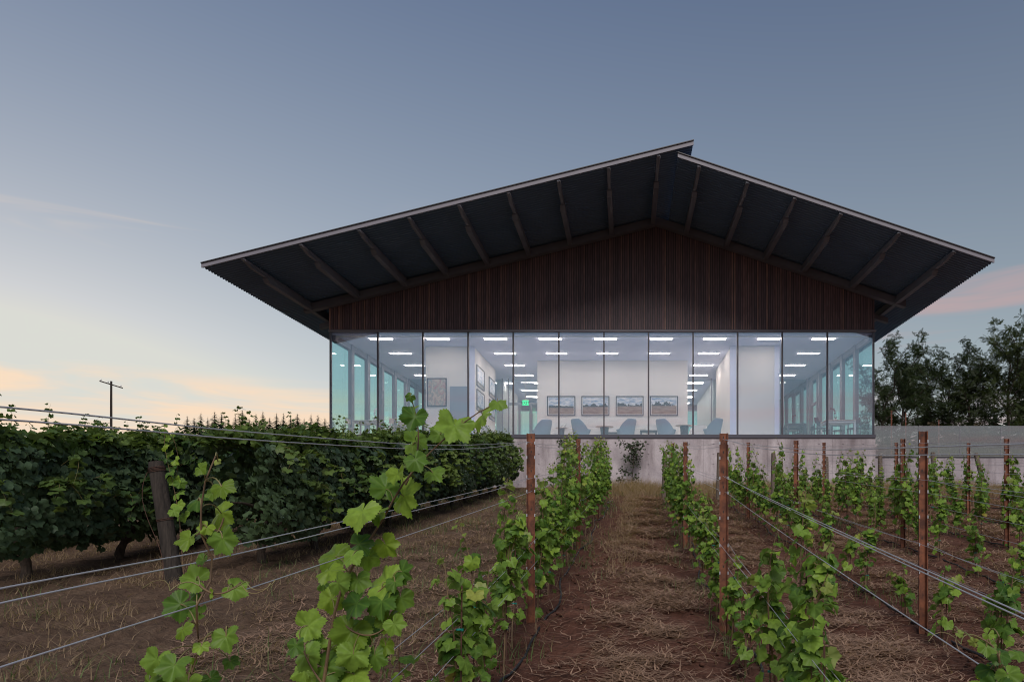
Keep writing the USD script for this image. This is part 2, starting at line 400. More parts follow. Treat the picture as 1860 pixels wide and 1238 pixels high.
n = {'geo': ('geometry', {}), 'sx': ('separate_xyz', {}), 'n1': ('noise_texture', {'scale': 2.2, 'detail': 7, 'roughness': 0.65}), 'n2': ('noise_texture', {'scale': 22, 'detail': 6, 'roughness': 0.7}),
     'soil': ('rgb_ramp', {'ramp': [(0.3, (0.055, 0.024, 0.016)), (0.52, (0.115, 0.052, 0.036)), (0.7, (0.19, 0.095, 0.067))]}),
     'thatch': ('rgb_ramp', {'ramp': [(0.3, (0.06, 0.036, 0.025)), (0.52, (0.12, 0.078, 0.054)), (0.72, (0.21, 0.145, 0.10))]}),
     'fx': ('map_range', {'range_type': 'smoothstep', 'from_min': -0.9, 'from_max': -1.9, 'to_min': 0.0, 'to_max': 1.0, 'clamp': True}),
     'ad': ('math', {'math_type': 'add'}), 'mn': ('math', {'math_type': 'multiply_add', 'value2': 1.2, 'value3': -0.6}), 'mx': ('mix_color', {}),
     'mm': ('math', {'math_type': 'multiply_add', 'value2': 0.5, 'value3': 0.0}), 'av': ('math', {'math_type': 'multiply_add', 'value2': 0.5}),
     'b': ('bump', {'strength': 1.0, 'distance': 0.05}), 'p': ('principled_bsdf', {'roughness': 0.95, 'specular_ior_level': 0.15})}
l = [('geo.position', 'n1.vector'), ('geo.position', 'n2.vector'), ('geo.position', 'sx.vector'), ('n1.fac', 'mm.value1'), ('n2.fac', 'av.value1'), ('mm.value', 'av.value3'),
     ('av.value', 'soil.fac'), ('av.value', 'thatch.fac'), ('n1.fac', 'mn.value1'), ('sx.x', 'ad.value1'), ('mn.value', 'ad.value2'), ('ad.value', 'fx.value'), ('fx.result', 'mx.fac'),
     ('soil.color', 'mx.a'), ('thatch.color', 'mx.b'), ('mx.result', 'p.base_color'), ('n2.fac', 'b.height'), ('b.normal', 'p.normal')]
M['soil'] = usdkit.material(stage, '/World/Looks/red_soil', n, l, surface='p.BSDF')
obj('ground', (gv, q), M['soil'], smooth=True, kind='structure', label='red-brown vineyard soil rising to the building')

# ------------------------------------------------------------------ the winery building
D = 25.7                               # plane of the glass front
S = 1240 / D
FX = [(p - 1138) / S for p in (600, 686, 768, 850, 932, 1015, 1097, 1178, 1259, 1340, 1421, 1503, 1587)]
XL, XR = FX[0], FX[-1]
ZF, ZC = 2.80, 6.68                    # floor, ceiling
ZS, ZH = 2.885, 6.76                   # bottom and top of the front glass
YB = 43.0                              # rear glass wall
W = thing('winery_building', 'long low winery with glass front, dark slatted gable and wide flaring roof', 'building')

# concrete base, form panels with tie holes
base = thing('concrete_base', None, None, parent=W)
pw = 2.44
x0 = -14.2
k = 0
import manifold3d as m3


def drilled(x0, x1, y0, y1, z0, z1, holes, depth=0.03, r=0.026):
    m = m3.Manifold.cube((x1 - x0, y1 - y0, z1 - z0)).translate((x0, y0, z0))
    cs = [m3.Manifold.cylinder(depth * 2, r, r, 8).rotate((90, 0, 0)).translate((hx, y0 + depth, hz)) for hx, hz in holes]
    if cs:
        m = m - m3.Manifold.batch_boolean(cs, m3.OpType.Add)
    return m


xw_end = (1590 - 1138) / S
while x0 < xw_end - 0.01:
    x1 = min(x0 + pw, xw_end)
    holes = [(x0 + a, 2.74 - b) for a in (0.38, 1.14, 1.92) for b in (0.22, 0.60, 0.98, 1.36, 1.74) if x0 + a < x1 - 0.05]
    obj('wall_panel', drilled(x0 + 0.004, x1 - 0.004, D - 0.02 + 0.003 * (k % 2), D + 0.3, -0.4, 2.74, holes), M['concrete'], base)
    x0 = x1
    k += 1
obj('joint_backing', box(-14.2, xw_end - 0.02, D + 0.02, D + 0.28, -0.4, 2.72), M['trim'], base)
obj('side_wall', box(xw_end - 0.32, xw_end - 0.003, D + 0.302, YB + 0.3, -0.2, 2.735), M['concrete'], base)

# glazing of the front
fr = thing('glass_front', None, None, parent=W)
for a, b in zip(FX[:-1], FX[1:]):
    obj('pane', box(a + 0.016, b - 0.016, D + 0.02, D + 0.032, ZS, ZH - 0.02), M['facade_glass'], fr)
for i, a in enumerate(FX):
    w = 0.026 if 0 < i < 12 else 0.026
    obj('mullion', cbox(a - w, a + w, D - 0.025, D + 0.11, ZS - 0.001, ZH - 0.019, 0.005), M['frame'], fr)
obj('sill', cbox(XL - 0.06, XR + 0.06, D - 0.06, D + 0.16, 2.745, ZS - 0.002, 0.008), M['frame'], fr)
obj('head', cbox(XL - 0.06, XR + 0.08, D - 0.05, D + 0.16, ZH - 0.018, ZH + 0.055, 0.008), M['fascia'], fr)
# roller blind pelmet just behind the head
bl = []
for a, b in zip(FX[:-1], FX[1:]):
    bl.append(tube([(a + 0.05, D + 0.22, ZC - 0.045), ((a + b) / 2, D + 0.22, ZC - 0.05), (b - 0.05, D + 0.22, ZC - 0.045)], 0.03, 8))
for b_ in bl:
    obj('blind_roll', b_, M['white'], fr, smooth=40)

# side glazing with deep columns
colY = [27.45 + 1.7 * i for i in range(10)]
for sgn, X in ((-1, XL), (1, XR)):
    sd = thing('glass_side', None, None, parent=W)
    ys = [D + 0.12] + colY
    for a, b in zip(ys[:-1], ys[1:]):
        b = min(b, YB)
        if a < YB:
            obj('pane', box(X - 0.006, X + 0.006, a + 0.01, b - 0.01, ZF + 0.08, 6.46), M['side_glass'], sd)
    for y in colY:
        if y < YB:
            obj('column', cbox(X - sgn * 0.16, X - sgn * 0.012, y - 0.14, y + 0.14, ZF, ZC - 0.002, 0.008), M['column'], sd)
    obj('header', box(X - sgn * 0.12, X - sgn * 0.008, D + 0.17, YB - 0.1, 6.461, ZC - 0.004), M['column'], sd)
    obj('sill', box(X - sgn * 0.10, X + sgn * 0.02, D + 0.17, YB, ZF - 0.05, ZF + 0.075), M['frame'], sd)
    obj('upper_wall', box(X - sgn * 0.02, X + sgn * 0.03, D + 0.17, YB, 6.50, 7.85), M['trim'], sd)
    if sgn > 0:   # glazed side door near the inner partition
        for a in (32.95, 33.95):
            obj('door_jamb', box(X - 0.13, X - 0.03, a - 0.05, a + 0.05, ZF + 0.002, 6.455), M['column'], sd)
        obj('door_transom', box(X - 0.12, X - 0.035, 33.0, 33.9, 5.20, 5.32), M['column'], sd)

# rear glass wall
rg = thing('glass_rear', None, None, parent=W)
for i in range(12):
    a = XL + (XR - XL) * i / 12
    b = XL + (XR - XL) * (i + 1) / 12
    obj('pane', box(a + 0.05, b - 0.05, YB, YB + 0.012, ZF + 0.08, 6.3), M['side_glass'], rg)
    obj('mullion', box(a - 0.07, a + 0.048, YB - 0.15, YB + 0.03, ZF, 6.3), M['column'], rg)
obj('header', box(XL, XR, YB - 0.12, YB + 0.03, 6.302, ZC - 0.003), M['column'], rg)
obj('sill', box(XL, XR, YB - 0.08, YB + 0.04, ZF - 0.3, ZF + 0.078), M['frame'], rg)

# floor and ceiling
obj('floor', box(XL + 0.05, XR - 0.05, D + 0.165, YB - 0.09, ZF - 0.3, ZF), M['floor'], W)
obj('ceiling', box(XL - 0.0, XR + 0.0, D + 0.13, YB + 0.02, ZC, ZC + 0.07), M['ceil'], W)

# inner walls
rooms = thing('inner_walls', None, None, parent=W)
obj('wall_block', cbox(-8.15, -6.2, 27.7, 32.3, ZF + 0.002, ZC - 0.003, 0.01), M['white'], rooms)
obj('wall_block', cbox(4.23, 6.14, 27.6, 32.3, ZF + 0.002, ZC - 0.003, 0.01), M['white'], rooms)
obj('wall_block', cbox(-3.96, 2.71, 30.27, 33.2, ZF + 0.002, ZC - 0.003, 0.01), M['white'], rooms)
obj('wall_block', cbox(4.4, 4.75, 34.6, 42.5, ZF + 0.002, ZC - 0.003, 0.01), M['white'], rooms)
obj('wall_block', cbox(-6.6, -6.3, 34.6, 39.5, ZF + 0.002, ZC - 0.003, 0.01), M['white'], rooms)
obj('corner_post', box(-6.40, -6.155, 27.655, 27.695, ZF + 0.003, ZC - 0.006), M['ceil'], rooms)
obj('corner_post', box(4.18, 4.42, 27.555, 27.595, ZF + 0.003, ZC - 0.006), M['ceil'], rooms)
obj('corner_post', box(5.98, 6.18, 27.555, 27.595, ZF + 0.003, ZC - 0.006), M['ceil'], rooms)
dr = obj('door', cbox(-7.16, -6.46, 27.66, 27.698, ZF + 0.004, 5.06, 0.004), M['door'], rooms)
obj('handle', box(-7.08, -6.98, 27.60, 27.658, 3.84, 3.87), M['wire'], dr)
obj('name_plate', box(-7.50, -7.30, 27.685, 27.6985, 4.04, 4.18), M['white'], rooms)

# inner glass partition
pt = thing('glass_partition', None, None, parent=W)
pxs = [XL + 0.2, -9.6, -8.0, -6.25, -5.94, -4.2, -2.0, 0.5, 2.8, 4.28, 6.2, 7.9, XR - 0.2]
for a, b in zip(pxs[:-1], pxs[1:]):
    obj('pane', box(a + 0.03, b - 0.03, 34.4, 34.412, ZF + 0.06, ZC - 0.05), M['inner_glass'], pt)
for a in pxs:
    obj('mullion', box(a - 0.028, a + 0.028, 34.36, 34.45, ZF, ZC - 0.002), M['column'], pt)
obj('transom', box(-5.9, -4.24, 34.35, 34.46, 5.34, 5.46), M['column'], pt)
for a in (-5.40, -4.80):
    obj('door_stile', box(a - 0.05, a + 0.05, 34.34, 34.47, ZF + 0.01, 5.335), M['column'], pt)
    obj('pull_handle', tube([(a + 0.1, 34.3, 3.6), (a + 0.1, 34.3, 4.3), (a + 0.1, 34.3, 4.9)], 0.014, 8), M['wire'], pt)

# gable siding: dark vertical battens, each its own piece
BEAMZ = lambda X: np.minimum(7.484 + 0.2488 * (X + 13.03), 10.86 - 0.333 * (X - 1.588))   # underside of the roof deck
gw = thing('gable_wall', None, None, parent=W)
g0, g1 = (597 - 1138) / S, (1590 - 1138) / S
wood = [mat(f'charred_batten_{i}', c, tuple(np.array(c) * 1.7), rough=0.7, scale=3.0, stretch=(8, 8, 0.8), detail=6)
        for i, c in enumerate([(0.078, 0.053, 0.063), (0.09, 0.06, 0.069), (0.105, 0.068, 0.075), (0.12, 0.075, 0.08), (0.145, 0.088, 0.088), (0.19, 0.112, 0.10)])]
nb = 236
pitch = (g1 - g0) / nb
mid = 1.078
bx = np.array([g0 + 0.01, mid, g1 - 0.01])
bz = BEAMZ(bx) - 0.22
back = trimesh.creation.extrude_polygon(__import__('shapely').Polygon([(g0 + 0.012, 6.835), (g1 - 0.012, 6.835), (bx[2], bz[2]), (bx[1], bz[1]), (bx[0], bz[0])]), 0.06)
back.apply_transform(trimesh.transformations.rotation_matrix(np.pi / 2, [1, 0, 0]))
back.apply_translation([0, D + 0.12, 0])
obj('backing', back, M['trim'], gw)
rb = np.random.default_rng(4)
for i in range(nb):
    a = g0 + i * pitch
    w = pitch * rb.uniform(0.58, 0.74)
    dpt = rb.uniform(0.028, 0.042)
    y1 = D + 0.058
    t = [float(BEAMZ(np.array(v))) - 0.16 for v in (a, a + w)]
    pv = [(a, 6.838), (a + w, 6.838), (a + w, t[1]), (a, t[0])]
    v = np.array([(px_, y1 - dpt, pz_) for px_, pz_ in pv] + [(px_, y1, pz_) for px_, pz_ in pv])
    f = np.array([[0, 1, 2], [0, 2, 3], [5, 4, 7], [5, 7, 6], [4, 0, 3], [4, 3, 7], [1, 5, 6], [1, 6, 2], [3, 2, 6], [3, 6, 7], [4, 5, 1], [4, 1, 0]])
    tone = rb.choice(6, p=[0.27, 0.27, 0.2, 0.14, 0.08, 0.04]) if not (0.60 < i / nb < 0.93) else rb.choice(6, p=[0.2, 0.2, 0.2, 0.16, 0.15, 0.09])
    obj('batten', (v, f), wood[tone], gw)
obj('flashing', cbox(g0 - 0.01, g1 + 0.01, D - 0.02, D + 0.13, ZH + 0.058, 6.834, 0.005), M['trim'], gw)

# roof: two planes, corrugated deck, fascia, purlins
YF = 20.95


def deck(xa, xb, zfun, yfront, yback, th=0.12):
    per = 0.15
    ys_, zs_ = [], []
    y = yfront
    while y < yback:
        for dy, dz in ((0, 0.0), (0.045, 0.0), (0.07, 0.042), (0.115, 0.042)):
            ys_.append(y + dy)
            zs_.append(dz)
        y += per
    ys_.append(y)
    zs_.append(0.0)
    ys_, zs_ = np.array(ys_), np.array(zs_)
    N = len(ys_)
    nx = 2
    V = []
    for X in (xa, xb):
        for top in (0, 1):
            z = zfun(X) + (zs_ if top == 0 else np.full(N, th))
            V.append(np.stack([np.full(N, X), ys_, z], 1))
    V = np.vstack(V)
    F = []
    k = np.arange(N - 1)
    def quad(a, b):
        F.append(np.stack([a + k, a + k + 1, b + k + 1], 1))
        F.append(np.stack([a + k, b + k + 1, b + k], 1))
    quad(0, 2 * N)        # bottom
    quad(N, 3 * N)        # top
    quad(0, N)            # end a
    quad(2 * N, 3 * N)    # end b
    return V, np.vstack(F)


zl = lambda X: 7.484 + 0.2488 * (X + 13.03)
zr = lambda X: 10.86 - 0.333 * (X - 1.588)


def sloped(xa, xb, y0, y1, zf, lo, hi):
    """a bar that follows the roof slope"""
    v = np.array([(x, y, zf(x) + h) for x in (xa, xb) for y in (y0, y1) for h in (lo, hi)])
    return trimesh.convex.convex_hull(v)


def tapered(X, w, y0, y1, z0, z1, run):
    """a beam whose underside rises to nothing at its front end"""
    h = z1 - z0
    pts = [(x, y, z) for x in (X - w, X + w) for y, z in ((y0, z1), (y0, z1 - 0.25 * h), (y0 + run, z0), (y1, z0), (y1, z1))]
    return trimesh.convex.convex_hull(np.array(pts))


specs = [('left', zl, -13.03, 2.044, [440, 545, 651, 742, 833, 923, 1014, 1105, 1196]), ('right', zr, 1.588, 11.27, [1270, 1358, 1444, 1528, 1634, 1734])]
for nm, zf, xa, xb, pur in specs:
    r = thing('roof', None, None, parent=W)
    V, F = deck(xa, xb, zf, YF + 0.03, YB + 3.0)
    obj('deck', (V, F), M['deck'], r)
    obj('fascia', sloped(xa - 0.015, xb + 0.015, YF - 0.015, YF + 0.025, zf, -0.012, 0.113), M['fascia'], r)
    obj('drip_edge', sloped(xa - 0.02, xb + 0.02, YF - 0.05, YF + 0.2, zf, 0.115, 0.14), M['trim'], r)
    for p_ in pur:
        X = (p_ - 1138) / (1240 / YF)
        out = X < g0 or X > g1
        yend = YB + 2.5 if out else D - 0.30
        zz = zf(X)
        sl = abs(zf(X + 0.08) - zf(X))
        obj('purlin', tapered(X, 0.05, YF + 0.03, yend, zz - 0.17, zz - 0.004 - sl, 0.5), M['steel'], r)
        obj('purlin_plate', tapered(X, 0.085, YF + 1.3 + 0.15 * math.sin(p_), yend - 0.003, zz - 0.32, zz - 0.173, 0.16), M['steel'], r)
        obj('clip', box(X + 0.053, X + 0.062, YF + 0.05, YF + 0.40, zz - 0.10, zz - 0.03), M['fascia'], r)
    # rafter beam along the head of the gable
    ra, rc = ((-12.02, 1.078) if nm == 'left' else (1.078, 10.4))
    obj('rafter', sloped(ra, rc, D - 0.29, D - 0.03, zf, -0.33, -0.06 if nm == 'left' else -0.06), M['steel'], r)
    xo = -11.25 if nm == 'left' else 9.45
    obj('eave_bracket', sloped(xo, xo - 0.9 if nm == 'left' else xo + 0.9, D + 1.3, D + 1.5, zf, -0.5, -0.3), M['steel'], r)

# ------------------------------------------------------------------ things in the tasting room
LW = 0.85


lamp0 = None


def strip_light(px, d, label):
    global lamp0
    X = (px - 1138) * d / 1240
    if lamp0 is None:
        lamp0 = thing('ceiling_light', label, 'ceiling light', (X, d, ZC - 0.002), group='strip lights under the tasting room ceiling')
        obj('housing', cbox(-LW / 2 - 0.02, LW / 2 + 0.02, -0.15, 0.15, -0.012, 0.0, 0.004), M['lamp_body'], lamp0)
        obj('diffuser', cbox(-LW / 2, LW / 2, -0.12, 0.12, -0.03, -0.013, 0.006), M['lamp'], lamp0)
    else:
        dup(lamp0, label, (X, d, ZC - 0.002))


rows_l = [(26.4, [692, 795, 900, 999, 1099.6, 1201, 1298, 1396.5, 1496], 'front row'), (28.85, [727.6, 917.5, 1011, 1103, 1197, 1287, 1468.6], 'second row'),
          (31.2, [753, 935, 1277, 1445], 'third row'), (33.5, [770, 952, 1269, 1428], 'fourth row'), (35.5, [915, 985, 1262], 'row just past the inner glass'),
          (37.6, [962, 1250], 'second row past the inner glass'), (39.8, [970, 1245], 'third row past the inner glass'), (42.0, [1240, 990], 'row by the rear glass')]
for d, pxs_, rn in rows_l:
    for i, p_ in enumerate(pxs_):
        strip_light(p_, d, f'glowing strip light, {ORD[i]} from the left, {rn}')


def uvbox_print(x0, x1, z0, z1, y):
    v = np.array([(x0, y, z0), (x1, y, z0), (x1, y, z1), (x0, y, z1)])
    return (v, np.array([[0, 1, 2], [0, 2, 3]])), np.array([(0, 0), (1, 0), (1, 1), (0, 1.0)])


def landscape_mat(name, seed, horizon, tree):
    n = {'uv': ('attribute', {'attribute': 'st'}), 'su': ('separate_xyz', {}), 'mp': ('mapping', {'mapping_type': 'point', 'location': (seed * 3.7, seed * 1.3, 0), 'scale': (5, 1.5, 1)}),
         'n': ('noise_texture', {'scale': 1.2, 'detail': 5, 'roughness': 0.6}), 'mp2': ('mapping', {'mapping_type': 'point', 'location': (seed * 2.1, seed, 0), 'scale': (3, 6, 1)}),
         'n2': ('noise_texture', {'scale': 1.3, 'detail': 6}),
         'h': ('math', {'math_type': 'multiply_add', 'value2': tree, 'value3': horizon - tree * 0.5}), 'top': ('math', {'math_type': 'less_than'}), 'field': ('math', {'math_type': 'less_than', 'value2': horizon - 0.12}),
         'sky': ('rgb_ramp', {'ramp': [(0.35, (0.20, 0.33, 0.55)), (0.6, (0.75, 0.77, 0.80))]}), 'fld': ('rgb_ramp', {'ramp': [(0.3, (0.20, 0.14, 0.11)), (0.7, (0.36, 0.28, 0.22))]}),
         'm1': ('mix_color', {'b': (0.03, 0.045, 0.05)}), 'm2': ('mix_color', {}), 'p': ('principled_bsdf', {'roughness': 0.35})}
    l = [('uv.vector', 'su.vector'), ('uv.vector', 'mp.vector'), ('mp.vector', 'n.vector'), ('uv.vector', 'mp2.vector'), ('mp2.vector', 'n2.vector'), ('n.fac', 'h.value1'),
         ('su.y', 'top.value1'), ('h.value', 'top.value2'), ('su.y', 'field.value1'), ('n2.fac', 'sky.fac'), ('n2.fac', 'fld.fac'), ('sky.color', 'm1.a'), ('top.value', 'm1.fac'),
         ('m1.result', 'm2.a'), ('fld.color', 'm2.b'), ('field.value', 'm2.fac'), ('m2.result', 'p.base_color')]
    return usdkit.material(stage, f'/World/Looks/{name}', n, l, surface='p.BSDF')


M['picframe'] = mat('picture_frame', (0.06, 0.065, 0.09), rough=0.4)
M['mount'] = mat('picture_mount', (0.8, 0.8, 0.78), rough=0.7)


def picture(label, w, h, m, loc, rotz, mount=0.05, group=None):
    """frame, mount and print; hangs with its back on the local y = 0 plane, facing -y"""
    t = thing('framed_picture', label, 'picture', loc, rotz, group=group)
    fw = 0.042
    fr_ = cat([box(-w / 2, w / 2, -0.04, -0.002, h / 2 - fw, h / 2), box(-w / 2, w / 2, -0.04, -0.002, -h / 2, -h / 2 + fw),
               box(-w / 2, -w / 2 + fw, -0.04, -0.002, -h / 2 + fw, h / 2 - fw), box(w / 2 - fw, w / 2, -0.04, -0.002, -h / 2 + fw, h / 2 - fw)])
    obj('frame', fr_, M['picframe'], t)
    obj('mount', box(-w / 2 + fw, w / 2 - fw, -0.018, -0.004, -h / 2 + fw, h / 2 - fw), M['mount'], t)
    (g, uv) = uvbox_print(-w / 2 + fw + mount, w / 2 - fw - mount, -h / 2 + fw + mount, h / 2 - fw - mount, -0.022)
    obj('print', g, m, t, uv=uv)
    return t


yc = 30.27
names = ['landscape photograph of a bare field under clouds, leftmost on the centre wall', 'landscape photograph with a dark treeline, second from the left on the centre wall',
         'landscape photograph of a wooded hill over a tan field, third on the centre wall', 'landscape photograph with a track across a field, rightmost on the centre wall']
for i, (a, b) in enumerate([(993.8, 1045), (1056, 1106.8), (1118.6, 1169), (1180.6, 1231.5)]):
    A, B = P(a, 719, yc), P(b, 754.7, yc)
    picture(names[i], B[0] - A[0], A[2] - B[2], landscape_mat(f'landscape_print_{i}', i + 1, [0.50, 0.56, 0.60, 0.62][i], [0.15, 0.6, 0.9, 1.3][i]),
            ((A[0] + B[0]) / 2, yc - 0.001, (A[2] + B[2]) / 2), 0, mount=0.025)
pos = [('upper', 'nearer the glass', 28.92, 5.63), ('upper', 'farther from the glass', 31.4, 5.63), ('lower', 'nearer the glass', 28.92, 4.62), ('lower', 'farther from the glass', 31.4, 4.62)]
for i, (u, f_, y, z) in enumerate(pos):
    picture(f'pale framed print, side of the left white block, {u} one {f_}', 1.48 if i % 2 == 0 else 1.4, 0.87, landscape_mat(f'pale_print_{i}', 7 + i, 0.2, 0.2), (-6.199, y, z), 90, mount=0.03)


def map_mat():
    n = {'uv': ('attribute', {'attribute': 'st'}), 'su': ('separate_xyz', {}), 'v': ('noise_texture', {'scale': 3.2, 'detail': 4, 'distortion': 1.2}), 'v2': ('noise_texture', {'scale': 30, 'detail': 2}),
         'r': ('rgb_ramp', {'ramp': [(0.0, (0.62, 0.52, 0.44)), (0.42, (0.66, 0.56, 0.48)), (0.47, (0.30, 0.36, 0.36)), (0.52, (0.60, 0.5, 0.42)), (0.58, (0.45, 0.22, 0.25)), (0.62, (0.64, 0.54, 0.46)), (1, (0.5, 0.4, 0.3))]}),
         'r2': ('rgb_ramp', {'ramp': [(0.4, (0.8, 0.8, 0.8)), (0.6, (1, 1, 1))]}), 'm': ('mix_color', {'blend_type': 'multiply', 'fac': 1.0}), 'p': ('principled_bsdf', {'roughness': 0.35})}
    l = [('uv.vector', 'v.vector'), ('uv.vector', 'v2.vector'), ('v.fac', 'r.fac'), ('v2.fac', 'r2.fac'), ('r.color', 'm.a'), ('r2.color', 'm.b'), ('m.result', 'p.base_color')]
    return usdkit.material(stage, '/World/Looks/map_print', n, l, surface='p.BSDF')


A, B = P(776, 686.4, 27.7), P(811.7, 737.8, 27.7)
picture('tall framed map poster on the left white block beside the grey door', B[0] - A[0], A[2] - B[2], map_mat(), ((A[0] + B[0]) / 2, 27.699, (A[2] + B[2]) / 2), 0, mount=0.0)

# exit sign on its hanging rod
M['exit'] = glow('exit_green', (0.05, 1.0, 0.32), 1.6)
M['exit_text'] = mat('exit_letters', (0.03, 0.10, 0.05), rough=0.5)
eX = (954.6 - 1138) * 33.2 / 1240
ex = thing('exit_sign', 'green glowing EXIT sign hanging on a thin rod in the left corridor', 'exit sign', (eX, 33.2, 5.16))
obj('rod', tube([(0, 0, 0.27), (0, 0, 0.8), (0, 0, ZC - 5.16)], 0.012, 8), M['lamp_body'], ex)
obj('bracket', cbox(-0.14, 0.14, -0.05, 0.05, 0.23, 0.268, 0.006), M['lamp_body'], ex)
obj('panel', cbox(-0.16, 0.16, -0.02, 0.02, -0.01, 0.225, 0.006), M['exit'], ex)
tm = text_mesh('EXIT', 0.13, 0.004, bold=True)
tm.apply_transform(trimesh.transformations.rotation_matrix(np.pi / 2, [1, 0, 0]))
tm.apply_translation([-tm.bounds.mean(0)[0], -0.0225 - tm.bounds[1][1], 0.04])
obj('lettering', tm, M['exit_text'], ex)

# lounge furniture
M['chair'] = mat('blue_grey_fabric', (0.22, 0.29, 0.36), (0.26, 0.33, 0.40), rough=0.9, scale=60)
M['cream'] = mat('cream_fabric', (0.58, 0.55, 0.53), (0.66, 0.63, 0.61), rough=0.9, scale=60)
M['darkwood'] = mat('dark_table', (0.05, 0.055, 0.075), rough=0.4)
M['palewood'] = mat('pale_wood', (0.55, 0.45, 0.38), (0.62, 0.52, 0.45), rough=0.5, scale=5, stretch=(1, 8, 8))
M['whitemetal'] = mat('white_metal', (0.75, 0.75, 0.76), rough=0.4)
M['petal'] = mat('white_petal', (0.8, 0.78, 0.78), rough=0.6)
M['petal_dark'] = mat('plum_petal', (0.16, 0.03, 0.06), rough=0.6)
M['stem'] = mat('plant_stem', (0.07, 0.11, 0.04), rough=0.6)


def barrel_chair(label, mname, loc, rotz, group=None):
    t = thing('lounge_chair', label, 'armchair', loc, rotz, group=group)       # faces +x
    th = np.linspace(np.radians(62), np.radians(298), 40)
    prof = 0.42 + 0.40 * np.clip(-np.cos(th) * 1.25, 0, 1) ** 0.8
    rows = []
    for k_, (r0, hfr) in enumerate([(0.31, 0.0), (0.335, 0.35), (0.365, 0.7), (0.385, 0.94), (0.37, 1.0), (0.33, 0.985), (0.315, 0.7), (0.29, 0.35), (0.27, 0.0)]):
        z = 0.16 + (prof - 0.16) * hfr
        rows.append(np.stack([r0 * np.cos(th) * (1 + 0.12 * hfr), r0 * np.sin(th) * 1.05, z], 1))
    rows = np.array(rows)
    a, b = rows.shape[:2]
    i, j = np.meshgrid(np.arange(a), np.arange(b - 1), indexing='ij')
    i2 = (i + 1) % a
    qd = np.stack([i * b + j, i * b + j + 1, i2 * b + j + 1, i2 * b + j], -1).reshape(-1, 4)
    v = rows.reshape(-1, 3)
    caps = [[0 * b + e, k_ * b + e, (k_ + 1) * b + e] for e in (0, b - 1) for k_ in range(1, a - 1)]
    f = np.vstack([qd[:, [0, 1, 2]], qd[:, [0, 2, 3]], caps])
    obj('shell', trimesh.Trimesh(v, f, process=False), M[mname], t, smooth=50)
    cush = lathe([(0, 0.26), (0.27, 0.26), (0.29, 0.30), (0.29, 0.40), (0.26, 0.43), (0, 0.44)], 28)
    cush.apply_translation([0.02, 0, 0])
    obj('seat', cush, M[mname], t, smooth=40)
    for a_ in (45, 135, 225, 315):
        c, s = math.cos(math.radians(a_)) * 0.24, math.sin(math.radians(a_)) * 0.24
        obj('leg', tube([(c, s, 0.26), (c * 1.1, s * 1.1, 0.12), (c * 1.2, s * 1.2, 0.0)], [0.018, 0.015, 0.011], 8), M['darkwood'], t)
    return t


def at(px, d):
    return ((px - 1138) * d / 1240, d, ZF + 0.001)


barrel_chair('blue-grey lounge chair left of the corridor opening, its back towards the first landscape photograph', 'chair', at(984, 27.2), 138)
barrel_chair('blue-grey lounge chair below the gap between the first two landscape photographs', 'chair', at(1056, 27.0), 42)
barrel_chair('blue-grey lounge chair below the third landscape photograph', 'chair', at(1137, 27.0), 138)
barrel_chair('blue-grey lounge chair below the fourth landscape photograph', 'chair', at(1210, 27.0), 42)
barrel_chair('blue-grey lounge chair with high back in front of the right corridor', 'chair', at(1294, 26.9), 138)
barrel_chair('cream lounge chair with low back behind the round table', 'cream', at(1268, 28.3), 250)
barrel_chair('cream lounge chair behind the leftmost blue-grey chair', 'cream', at(1010, 28.4), 200)
barrel_chair('cream lounge chair below the pictures of the left white block', 'cream', at(890, 27.3), 10)
barrel_chair('cream lounge chair between the third and fourth landscape photographs', 'cream', at(1190, 28.2), 300)


def round_table(label, loc, r, h, mname):
    t = thing('round_table', label, 'table', loc)
    obj('tabletop', lathe([(0, h - 0.03), (r - 0.01, h - 0.03), (r, h - 0.02), (r, h - 0.005), (r - 0.006, h), (0, h)], 36), M['palewood'], t, smooth=30)
    obj('pedestal', lathe([(0, 0.0), (r * 0.62, 0.0), (r * 0.5, 0.06), (r * 0.42, 0.3), (r * 0.5, h - 0.031), (0, h - 0.031)], 32), M[mname], t, smooth=40)


round_table('round side table on a flared dark pedestal by the right corridor', at(1243, 27.2), 0.36, 0.62, 'darkwood')
round_table('round side table with white flowers between two facing lounge chairs', at(1098, 27.1), 0.36, 0.56, 'darkwood')
round_table('small dark round table right of the leftmost blue-grey chair', at(1020, 27.0), 0.24, 0.50, 'darkwood')


def square_table(label, loc, w, dp, h):
    t = thing('coffee_table', label, 'coffee table', loc)
    obj('tabletop', cbox(-w / 2, w / 2, -dp / 2, dp / 2, h - 0.05, h, 0.006), M['darkwood'], t)
    for a in (-1, 1):
        for b in (-1, 1):
            obj('leg', box(a * (w / 2 - 0.05) - 0.025, a * (w / 2 - 0.05) + 0.025, b * (dp / 2 - 0.05) - 0.025, b * (dp / 2 - 0.05) + 0.025, 0, h - 0.051), M['darkwood'], t)


square_table('low dark coffee table left of the fourth landscape photograph', at(1178, 27.4), 0.7, 0.6, 0.42)
square_table('low dark coffee table beside the round flower table', at(1110, 28.4), 0.8, 0.6, 0.46)


